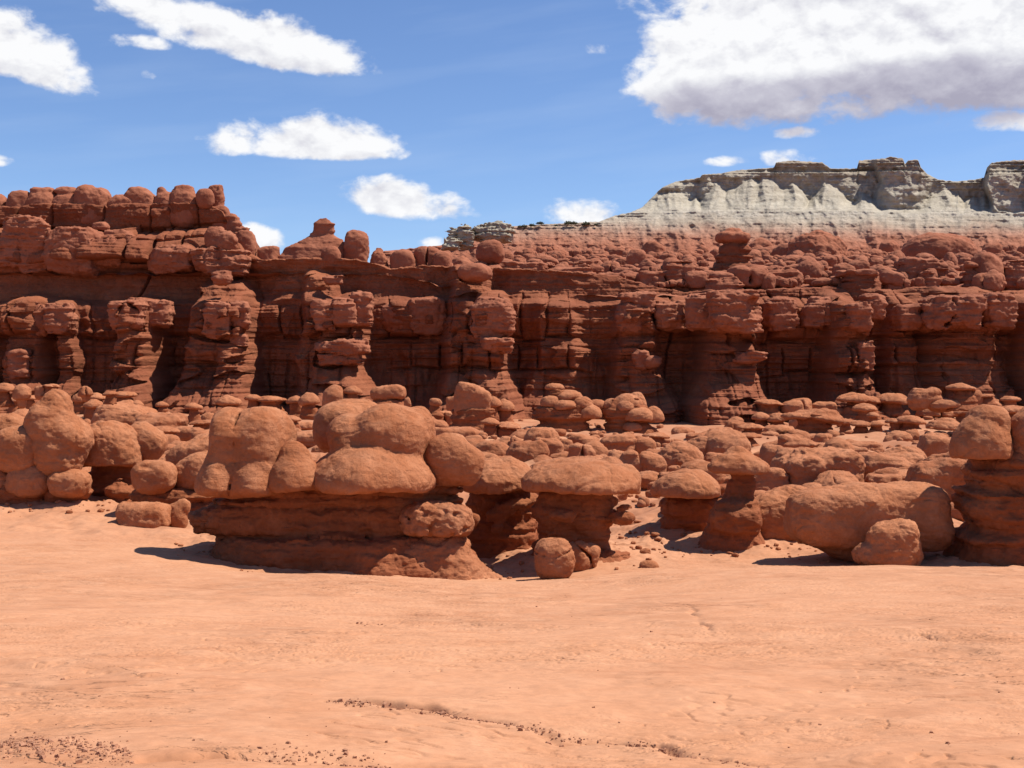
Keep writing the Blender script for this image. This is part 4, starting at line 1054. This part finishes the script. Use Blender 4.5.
# blocks hanging on the buttresses
for lab, a in [
    ('squarish head rock on top of the narrow left buttress', (115,299,146,328,94.5)),
    ('smaller block right of the squarish head rock', (146,300,171,325,96.5)),
    ('squared block left of the two on the far left buttress', (30,303,47,334,96.6)),
    ('squared block right of the two on the far left buttress', (48,304,74,332,96.4)),
    ('cone shaped rock low on the far left buttress', (10,350,30,378,95.6)),
    ('rounded cap stone on the buttress left of the alcove', (213,270,230,284,95.5)),
    ('large squared block on the second buttress', (206,301,231,336,94.6)),
    ('curved lit slab on the right shoulder of the second buttress', (230,302,249,326,95)),
    ('small lit cap low on the right of the second buttress', (228,334,248,345,95)),
    ('large block at the middle of the third buttress', (313,300,336,328,93.4)),
    ('rounded block right of centre on the third buttress', (331,298,357,326,93.3)),
    ('lit slab sloping down the right of the third buttress', (350,292,371,325,94.2)),
    ('flat ledge stone under the blocks of the third buttress', (320,341,366,352,93.2)),
    ('second flat ledge stone of the third buttress', (318,352,362,364,93.0)),
    ('thin cap stone at the tip of the third buttress', (326,276,341,284,96.2)),
    ('rounded shoulder rock on the central buttress', (472,298,513,335,93.5)),
    ('narrow knob on the right flank of the central buttress', (490,306,512,332,92.9)),
    ('ledge stone low on the central buttress', (478,338,515,350,93.0)),
    ('rounded block in the alcove left of the central buttress', (383,303,415,330,98.6)),
    ('larger block in the alcove beside the central buttress', (411,299,445,332,98.4)),
    ('tilted oval rock on the buttress right of centre', (616,303,642,330,97)),
    ('long slanting rock with lit top right of centre', (620,292,652,312,97.4)),
    ('rounded square boulder on the wall right of centre', (655,301,688,330,97.2)),
    ('small upright rock low on the wall', (633,350,648,368,95.6)),
    ('small round rock beside the small upright one', (644,356,660,368,95.4)),
    ('widest bulging block of the right cliff face', (706,291,764,330,93.6)),
    ('block just left of the widest bulging block', (688,295,716,328,94.8)),
    ('flat lit ledge under the widest bulging block', (733,352,764,362,93.4)),
    ('flat topped block right of the widest bulging block', (802,298,834,326,97.4)),
    ('small hooked rock on the wall between flat topped block and leaning pair', (834,302,846,322,97.2)),
    ('leaning tall rock of the pair on the right buttress', (848,300,871,330,94.6)),
    ('sloping shoulder rock of the pair on the right buttress', (862,294,884,318,95.6)),
    ('small lit block low on the right buttress', (858,342,872,368,94.6)),
    ('broad split block on the right wall', (920,296,982,328,96.0)),
    ('rounded big block at the right end of the wall', (981,292,1014,328,95.4)),
    ('cracked block between right buttress and broad split block', (893,304,918,328,96.6)),
    ('rough block between widest bulging block and flat topped block', (766,298,795,328,96.8)),
]:
    big = (a[2]-a[0]); a = (a[0]-1.5, a[1], a[2]+1.5, a[3]+1, a[4])
    cr = [[(943,296),(948,312),(935,330)]] if 'broad split' in lab else []
    pt = [(745,298,762,315,-2.2,3.0)] if 'widest bulging block of' in lab else [(121,303,141,321,-1.2,1.4)] if 'squarish head' in lab else []
    f_n = 3.2 if big > 20 else 2.6
    a = a[:4]+(a[4]+(2.0 if big > 13 else .8),)
    rim(lab, *a, kind='cliff_block', n=5.0 if 'round' not in lab else 3.2, facets=7 if 'round' not in lab else 3, dr=1.0, strata=.10, rough=1.5, cracks=cr, pits=pt, group='blocks set in the cliff face', sink=.04)

# tiers of flat faced blocks behind the right part of the rim
for lab, a in [
    ('flat topped wall block above the central buttress', (500,262,548,292,104)),
    ('long low block with a flat lid right of the grey outcrop', (545,266,597,298,104.5)),
    ('smooth dome behind the long low block', (571,262,604,282,106)),
    ('flat lidded block beside the smooth dome', (594,271,628,296,104.5)),
    ('slanting dark block among the knobs', (636,270,666,298,104.5)),
    ('upright square block left of the stepped tower', (665,262,694,298,104.5)),
    ('low block with a cracked corner below the stepped tower', (690,278,708,296,104)),
    ('lit topped block in front of the stepped tower', (704,279,742,298,103.5)),
    ('wall block left of the table topped pillar', (762,268,800,292,106)),
    ('rounded shoulder right of the table topped pillar', (882,281,905,300,104)),
    ('wide layered block right of the table topped pillar', (898,258,944,296,108)),
    ('hut shaped block in front of the wide layered one', (922,272,942,296,104)),
    ('upright block with a domed top near the right edge', (963,263,982,292,105)),
    ('ragged pillar beside the dome topped upright block', (980,266,998,292,105)),
    ('dark layered block at the right photo edge', (1000,262,1050,296,106)),
]:
    rim(lab, *a, kind='rim_block', n=4.0, facets=2, dr=.6, strata=.14, group='flat faced blocks behind the rim')
# stepped tower and table pillar
def pillar(label, px, Y, cap, prof):
    loc = (X(px, Y), Y, Z(prof[-1][0], Y))
    r = empty('rock_pillar', loc); tag(r, label, 'hoodoo')
    f = Fd(Y, .2)
    for c in cap: f.lobe(*c)
    link('caprock', field_mesh('caprock', f, seed=nseed(), origin=loc, vox_px=1.1), M_KNOB, r)
    link('pedestal', field_mesh('pedestal', Fd(Y, .1).profile(prof, .8), seed=nseed(), origin=loc, vox_px=1.1, strata=.2), M_CLIFF, r)
pillar('stepped tower with a crown shaped cap standing above the knobs', 733, 108, [(716,232,749,244,0,.9,3),(726,228,742,236,0,.9,3.4)],
       [(240,722,744),(246,720,746),(250,718,748),(255,719,747),(258,714,750),(263,717,748),(266,712,752),(276,711,752),(278,704,760),(300,700,766)])
pillar('table topped pillar with a thin flat lid on the right rim', 858, 103, [(838,270,880,277,0,.7,3.6)],
       [(274,844,876),(280,843,877),(290,840,880),(304,836,884)])

# ------------------------------------------------------------------ knobs scattered over the bench
def knob_variants(n, rs):
    out = []
    for i in range(n):
        f = Fd(F, 0.08)      # one pixel is one metre here: a unit rock
        f.lobe(512-.5, 365-.42, 512+.5, 365+.42, 0, .9, rs.uniform(2.2, 3.2), rs.uniform(-12, 12))
        c = rs.uniform(-.22, .22); w = rs.uniform(.25, .36)
        f.lobe(512+c-w, 365-.5, 512+c+w, 365+.15, 0, 1.0, rs.uniform(2, 2.8), rs.uniform(-15, 15))
        if i % 3 == 0:
            f.crack([(512+rs.uniform(-.2, .2), 364), (512+rs.uniform(-.2, .2), 366)], .025)
        me = field_mesh('knob', f, seed=nseed(), vox_px=.042, facets=int(rs.randint(0, 4)), rough=1.3, origin=(0, F, EYE))
        me.materials.append(M_KNOB); out.append(me)
    return out
rsk = np.random.RandomState(21)
KV = knob_variants(14, rsk)
LAND = [(385,470,'on the rim left of the grey outcrop'), (470,545,'below the pale shrub dotted ridge'), (545,640,'on the bench below the left mesa slope'),
        (640,712,'on the bench left of the stepped tower'), (712,790,'on the bench right of the stepped tower'), (790,850,'in the heap left of the table topped pillar'),
        (850,935,'on the bench behind the table topped pillar'), (935,1060,'on the bench at the right photo edge')]
def scatter_knobs():
    placed = []
    total = 0
    for tries in range(9000):
        px = rsk.uniform(384, 1050); Y = math.exp(rsk.uniform(math.log(103.5), math.log(215)))
        if px < 470 and Y > 112: continue
        row = HOR-(float(bench_z(np.array([px]), np.array([Y]))[0])+.5-EYE)/Y*F
        w = rsk.uniform(1.0, 2.5)*(1.0 if rsk.rand() < .82 else 1.5)
        wp = w/Y*F; hp = wp*rsk.uniform(.45, 1.15)
        cy = row-hp*.3
        ok = True
        for (qx, qy, qw, qh, qY) in placed:
            if abs(qx-px) < (qw+wp)*.30 and abs(qy-cy) < (qh+hp)*.27: ok = False; break
        if not ok: continue
        placed.append((px, cy, wp, hp, Y)); total += 1
        if total >= 298: break
    placed.sort(key=lambda t: t[0])
    for (px, cy, wp, hp, Y) in placed:
        me = KV[rsk.randint(len(KV))]
        o = bpy.data.objects.new('rounded_rock', me); COL.objects.link(o)
        s = Y/F
        zb = float(bench_z(np.array([px]), np.array([Y]))[0])+.5
        o.location = (X(px, Y), Y, zb+hp*s*.34)
        o.scale = (wp*s, wp*s*rsk.uniform(.8, 1.1), hp*s)
        o.rotation_euler = (rsk.uniform(-.12, .12), rsk.uniform(-.2, .2), rsk.choice([0, math.pi])+rsk.uniform(-.7, .7))
        for a, b, ph in LAND:
            if a <= px < b or b == 1060:
                sw = 'flattened' if hp/wp < .62 else 'rounded'
                tag(o, '%s red rock %s' % (sw, ph), 'rounded rock', '%s rocks %s' % (sw, ph)); break
scatter_knobs()
def scatter_rubble():
    rs = np.random.RandomState(33); vs, qs, base = [], [], 0
    src = []
    for me in KV:
        v = np.empty(len(me.vertices)*3, np.float32); me.vertices.foreach_get('co', v)
        q = np.empty(len(me.loops), np.int32); me.loops.foreach_get('vertex_index', q)
        src.append((v.reshape(-1, 3), q.reshape(-1, 4)))
    for _ in range(950):
        px = rs.uniform(384, 1060); Y = math.exp(rs.uniform(math.log(102.5), math.log(225)))
        if px < 470 and Y > 112: continue
        v, q = src[rs.randint(len(src))]
        w = rs.gamma(3, .28)+.35; a = rs.uniform(0, 6.28)
        p = v*np.array([w, w*rs.uniform(.7, 1.1), w*rs.uniform(.45, 1.2)]); c, sn = math.cos(a), math.sin(a)
        p = np.stack([p[:, 0]*c-p[:, 1]*sn, p[:, 0]*sn+p[:, 1]*c, p[:, 2]], 1)
        z = float(bench_z(np.array([px]), np.array([Y]))[0])+.45+w*.2
        vs.append(p+np.array([X(px, Y), Y, z])); qs.append(q+base); base += len(v)
    o = link('rubble', make_mesh('rubble', np.concatenate(vs), np.concatenate(qs)), M_KNOB)
    tag(o, 'small red stones crowding between the larger knobs on the bench', 'rubble', kind='stuff')
scatter_rubble()
rim('broad red mound rising above the knobs at right', 903,233,975,268,150, kind='rock_mound', n=2.2, facets=1, dr=.8, sink=.3)
rim('heaped red mound left of the table topped pillar', 784,234,850,272,150, kind='rock_mound', n=2.2, facets=2, rough=2, dr=.8, sink=.3)

# ------------------------------------------------------------------ the pale mesa
YM = 450.0
MP_R = -np.array([275,252,240,232,224,214,212,211,205,190,178,172,170,160,150.]); MP_Y = np.array([-22,-10,-4,0,5,13,14,17,22,34,44,47,50,53,56.])
def mat_mesa():
    m = bpy.data.materials.new('mesa_mudstone'); m.use_nodes = True
    nt = m.node_tree; N = nt.nodes; L = nt.links; N.clear()
    out = N.new('ShaderNodeOutputMaterial'); b = N.new('ShaderNodeBsdfPrincipled'); b.inputs['Roughness'].default_value = .95
    b.inputs['Specular IOR Level'].default_value = 0.1
    L.new(b.outputs[0], out.inputs[0])
    g = N.new('ShaderNodeNewGeometry'); sp = N.new('ShaderNodeSeparateXYZ'); L.new(g.outputs['Position'], sp.inputs[0])
    def noise(sc, det, ro, vec=None):
        n = N.new('ShaderNodeTexNoise'); n.inputs['Scale'].default_value = sc; n.inputs['Detail'].default_value = det; n.inputs['Roughness'].default_value = ro
        L.new(vec or g.outputs['Position'], n.inputs['Vector']); return n.outputs[0]
    n1 = noise(.05, 5, .6); n2 = noise(.35, 6, .7)
    zz = N.new('ShaderNodeMath'); zz.operation = 'MULTIPLY_ADD'; L.new(n1, zz.inputs[0]); zz.inputs[1].default_value = 9.0; L.new(sp.outputs[2], zz.inputs[2])
    zo = lambda row: EYE+(HOR-row)/F*(YM+float(np.interp(-row, MP_R, MP_Y)))+4.5
    lo, hi = zo(262), zo(150)
    mr = N.new('ShaderNodeMapRange'); mr.inputs[1].default_value = lo; mr.inputs[2].default_value = hi; L.new(zz.outputs[0], mr.inputs[0])
    r = N.new('ShaderNodeValToRGB'); cr = r.color_ramp
    def pos(row): return (zo(row)-lo)/(hi-lo)
    stops = [(252,(.36,.135,.078)),(240,(.39,.165,.10)),(232,(.40,.225,.155)),(223,(.40,.325,.25)),(214,(.44,.39,.315)),(205,(.435,.39,.31)),(184,(.42,.37,.29)),(174,(.38,.325,.25)),(160,(.36,.28,.20))]
    cr.elements[0].position = pos(stops[0][0]); cr.elements[0].color = stops[0][1]+(1,)
    cr.elements[1].position = pos(stops[-1][0]); cr.elements[1].color = stops[-1][1]+(1,)
    for rw, c in stops[1:-1]:
        e = cr.elements.new(pos(rw)); e.color = c+(1,)
    L.new(mr.outputs[0], r.inputs[0])
    mp = N.new('ShaderNodeMapping'); mp.inputs['Scale'].default_value = (.05, .05, 1); L.new(g.outputs['Position'], mp.inputs[0])
    n3 = noise(.9, 5, .7, mp.outputs[0])
    mx = N.new('ShaderNodeMix'); mx.data_type = 'RGBA'; mx.blend_type = 'MULTIPLY'; mx.inputs[0].default_value = .8
    r2 = N.new('ShaderNodeValToRGB'); r2.color_ramp.elements[0].position = .3; r2.color_ramp.elements[1].position = .7
    r2.color_ramp.elements[0].color = (.62,.6,.58,1); r2.color_ramp.elements[1].color = (1.12,1.12,1.12,1)
    L.new(n2, r2.inputs[0]); L.new(r.outputs[0], mx.inputs[6]); L.new(r2.outputs[0], mx.inputs[7])
    mx2 = N.new('ShaderNodeMix'); mx2.data_type = 'RGBA'; mx2.blend_type = 'MULTIPLY'; mx2.inputs[0].default_value = .6
    r3 = N.new('ShaderNodeValToRGB'); r3.color_ramp.elements[0].position = .35; r3.color_ramp.elements[1].position = .6
    r3.color_ramp.elements[0].color = (.7,.68,.66,1); r3.color_ramp.elements[1].color = (1.05,1.05,1.05,1)
    L.new(n3, r3.inputs[0]); L.new(mx.outputs[2], mx2.inputs[6]); L.new(r3.outputs[0], mx2.inputs[7])
    L.new(mx2.outputs[2], b.inputs['Base Color'])
    bp = N.new('ShaderNodeBump'); bp.inputs['Strength'].default_value = .8; bp.inputs['Distance'].default_value = .8
    L.new(noise(.8, 6, .75), bp.inputs['Height']); L.new(bp.outputs[0], b.inputs['Normal'])
    return m
M_MESA = mat_mesa()
SKY_L = np.array([(380,252),(440,246),(470,240),(500,229),(520,226),(560,224),(600,222),(615,216),(630,213),(642,208),(652,198),(662,188),(676,182),(700,178),(702,175),(720,174),(735,171),(760,169),(774,168),(776,163),(790,161),(822,163),
                  (831,169),(857,169),(859,161),(885,159),(890,157),(903,159),(905,165),(908,161),(918,160),(921,168),(928,175),(938,180),(955,182),(975,180),(984,178),(987,168),(992,163),(1010,161),(1030,160),(1100,160),(1180,166),(1300,172)], float)
ALC = [(803,30,163,184,-6),(902,27,160,211,-12),(868,24,159,176,-7),(1012,26,160,222,-14),(1062,34,163,225,-14),(706,10,178,200,-3)]
CONES = [(765,162,66),(714,169,24),(790,168,26),(836,171,26),(985,178,16),(738,172,40),(665,178,52),(640,192,46),(612,206,44),(694,190,14),(816,189,34),(846,192,30),(868,186,22),(892,200,16),(945,174,40),(974,182,26),(1000,207,18),(1024,209,18),(1048,206,20),(1090,180,36),(1135,172,40),(1200,172,50),(1260,176,50)]
def mesa_off(x, z):
    pxs = x/YM*F+CX; row = HOR-(z-EYE)/YM*F
    top = np.interp(pxs, SKY_L[:, 0], SKY_L[:, 1])
    wr = row+2.5*fbm(x*.02, 0., z*.03, 2)
    dtop = wr-top
    lower = np.interp(-wr, MP_R, MP_Y)
    hgt = np.clip((212-wr)/F*YM, 0, 99)
    # cliffs stand back behind a ledge; cones of talus lean against them
    wall = 33+.14*hgt+5*fbm(x*.03, z*.025, 4.4, 3)+2.2*np.abs(fbm(x*.12, z*.10, 8.4, 3))
    wall = np.where(wr < 172, wall+5, wall)
    cone = np.full(x.shape, 1e3)
    for c, ra, hwp in CONES:
        ha = (212-ra)/F*YM
        xc = (c-CX)/F*YM+4*perlin(z*.05, c*.1, 0.)
        rr = np.clip(1-hgt/ha, 0, 1)+.03; ex = np.abs(x-xc)/(hwp/F*YM)
        q = 45-31*np.sqrt(np.maximum(rr*rr-ex*ex, 0))
        cone = np.minimum(cone, q)
    g = np.abs(fbm(x*.10+.4*perlin(x*.06, z*.07, 0.), z*.03, 2.2, 3, .6))
    cone = cone+(5.0*g+5.0*np.abs(perlin(x*.20+.6*perlin(x*.07, z*.08, 3.), z*.045, 5.5)))*sstep(214, 205, wr)
    up = np.minimum(wall, cone)
    for c, w, r0, r1, A in ALC:
        xc = (c-CX)/F*YM; wm = w/F*YM
        t = np.abs(x-xc+3*perlin(z*.12, c, 0.))/wm
        pin = np.interp(-r1, MP_R, MP_Y)+6+.12*(r1-wr)/F*YM+6*np.abs(t)**2.5+1.8*fbm(x*.12, z*.16, c*.1, 3)
        pin = np.maximum(pin, up+A)
        m = sstep(1.05, .85, t)*sstep(r1+2, r1-1, wr)
        up = np.where(m > 0, up*(1-m)+np.minimum(up, pin)*m, up)
    bl = sstep(208, 214, wr+1.5*perlin(x*.05, 0., 6.))
    o = up*(1-bl)+(lower+5.0*np.abs(fbm(x*.09, z*.05, 7.7, 3))*sstep(212, 222, wr))*bl
    lf = sstep(640, 610, pxs)
    o = o*(1-lf)+(lower+3*g)*lf
    st = perlin(z*.7, x*.01, .5)+.6*perlin(z*1.7, x*.02, 4.5)
    capz = sstep(16, 5, dtop)
    o = o-1.0*np.clip(st*1.5, -.8, .7)*(.35+.9*capz)
    o = o+1.6*fbm(x*.09, z*.12, 5.1, 4, .6)+.6*fbm(x*.5, z*.6, 9.1, 3, .6)
    return o
def build_mesa():
    cols = np.arange(380, 1290, .8); nr = 200
    xs = (cols-CX)/F*YM
    # the back of the mesa lies further off, so the crest is set to appear at its row
    top = np.interp(cols, SKY_L[:, 0], SKY_L[:, 1])+.8*perlin(cols*.25, 0., 0.)
    Yt = YM+50*sstep(620, 700, cols)
    ztop = EYE+(HOR-top)/F*YM
    zb = EYE+(HOR-275)/F*YM
    t = np.linspace(0, 1, nr)[:, None]
    ZZ = zb+(ztop[None, :]-zb)*t; XX = np.broadcast_to(xs[None, :], ZZ.shape).copy()
    YY = YM+mesa_off(XX, ZZ)
    bx, by, bz = [XX], [YY], [ZZ]
    for s, dz in ((1, .1), (4, .2), (12, .2), (40, -1), (90, -6), (140, -30)):
        bx.append(XX[-1:]); by.append(YY[-1:]+s); bz.append(ZZ[-1:]+dz)
    XX = np.concatenate(bx); YY = np.concatenate(by); ZZ = np.concatenate(bz)
    XX = XX*YY/YM; ZZ = EYE+(ZZ-EYE)*YY/YM
    v = np.stack([XX, YY, ZZ], -1).reshape(-1, 3); n0, n1 = XX.shape
    i = np.arange(n0-1)[:, None]*n1; j = np.arange(n1-1)[None, :]
    q = np.stack([i+j, i+j+1, i+n1+j+1, i+n1+j], -1).reshape(-1, 4)
    o = link('mesa', make_mesh('mesa', v, q), M_MESA); tag(o, kind='structure')
build_mesa()

M_GREY = mat_rock('grey_mudstone', (.33,.28,.21), (.26,.215,.16), (.38,.33,.25), scale=.25, bump=.8)
for lab, a in [('grey square rock at the left end of the grey outcrop', (447,230,460,245,190)), ('grey round topped rock in the middle of the outcrop', (457,226,474,246,190)),
               ('long dark rock at the right of the grey outcrop', (473,224,512,240,192)), ('low grey rock at the foot of the outcrop', (441,239,462,248,188))]:
    o = rim(lab, *a, kind='grey_rock', n=3.2, facets=6, rough=2.0, strata=.3, group='grey outcrop rocks on the skyline')
    o.data.materials.clear(); o.data.materials.append(M_GREY)

# shrubs on the pale ridge
M_SHRUB = mat_rock('sage_leaves', (.07,.075,.04), (.05,.055,.03), (.10,.095,.055), scale=1, bump=.2)
def shrub_mesh(seed):
    rs = np.random.RandomState(seed); vs, qs = [], []
    for i in range(170):
        d = rs.normal(size=3); d /= np.linalg.norm(d); d[2] = abs(d[2])
        p = d*np.array([1, 1, .8])*rs.uniform(.45, 1.0); a = rs.normal(size=3); a /= np.linalg.norm(a); b = np.cross(a, d); b /= np.linalg.norm(b)+1e-6
        s = rs.uniform(.12, .22)
        for sx, sy in ((-1,-1),(1,-1),(1,1),(-1,1)): vs.append(p+a*s*sx+b*s*.5*sy)
        qs.append([4*i, 4*i+1, 4*i+2, 4*i+3])
    me = make_mesh('shrub', np.array(vs), np.array(qs), False); me.materials.append(M_SHRUB); return me
SV = [shrub_mesh(i) for i in range(3)]
for i, (px, py, w) in enumerate([(509,225,6),(520,224,5),(524,224,7),(532,223,7),(540,221,8),(556,223,5),(568,221,9),(574,221,8),(586,222,10),(596,222,5)]):
    o = bpy.data.objects.new('shrub', SV[i % 3]); COL.objects.link(o)
    Ys = YM+3; o.location = (X(px, Ys), Ys, Z(py+3, Ys)); s = w/2*Ys/F; o.scale = (s, s, s*.8); o.rotation_euler.z = i
    tag(o, 'dark desert shrub, %s from left along the pale skyline ridge' % ORD[i], 'shrub', 'shrubs on the pale ridge')

# ------------------------------------------------------------------ grit in the erosion channels of the near slickrock
def build_gravel():
    rs = np.random.RandomState(9); vs, qs = [], []
    M = mat_rock('dark_grit', (.36,.17,.10), (.26,.115,.065), (.42,.21,.12), scale=3, bump=.4)
    spots = []
    def along(pts, n, spread):
        for _ in range(n):
            k = rs.randint(len(pts)-1); t = rs.rand()
            px = pts[k][0]*(1-t)+pts[k+1][0]*t+rs.normal()*5; py = pts[k][1]*(1-t)+pts[k+1][1]*t+rs.normal()*spread
            spots.append((px, py))
    along([(335,709),(372,712),(430,718),(470,722),(530,728)], 420, 1.0); along([(530,727),(560,733),(610,735),(655,738),(700,752),(745,764)], 260, 1.4)
    along([(0,756),(50,759),(130,764)], 700, 5); along([(255,760),(330,761),(390,764)], 200, 2.5); along([(735,766),(760,768)], 20, 2)
    along([(355,619),(385,620)], 20, .8)
    for _ in range(90): spots.append((rs.uniform(0, 1024), rs.uniform(590, 764)))
    px = np.array([s[0] for s in spots]); py = np.array([s[1] for s in spots])
    base = np.array([(-1,-1,-1),(1,-1,-1),(1,1,-1),(-1,1,-1),(-.7,-.7,1),(.7,-.7,1),(.7,.7,1),(-.7,.7,1)])*.5
    fc = np.array([(0,3,2,1),(4,5,6,7),(0,1,5,4),(1,2,6,5),(2,3,7,6),(3,0,4,7)])
    for i in range(len(px)):
        x, y = on_ground(px[i], py[i]); s = rs.gamma(1.6, .0034)+.002
        a = rs.rand()*6.28; c, sn = math.cos(a), math.sin(a)
        p = base*np.array([s*rs.uniform(.8, 1.7), s, s*rs.uniform(.5, .9)])+rs.normal(size=(8, 3))*s*.12
        p = np.stack([p[:, 0]*c-p[:, 1]*sn, p[:, 0]*sn+p[:, 1]*c, p[:, 2]], 1)
        z = float(ground_h(np.array([x]), np.array([y]))[0])
        vs.append(p+np.array([x, y, z+s*.15])); qs.append(fc+8*i)
    o = link('gravel', make_mesh('gravel', np.concatenate(vs), np.concatenate(qs), False), M); tag(o, 'dark grit lying in the cracks of the pale slickrock', 'gravel', kind='stuff')
build_gravel()
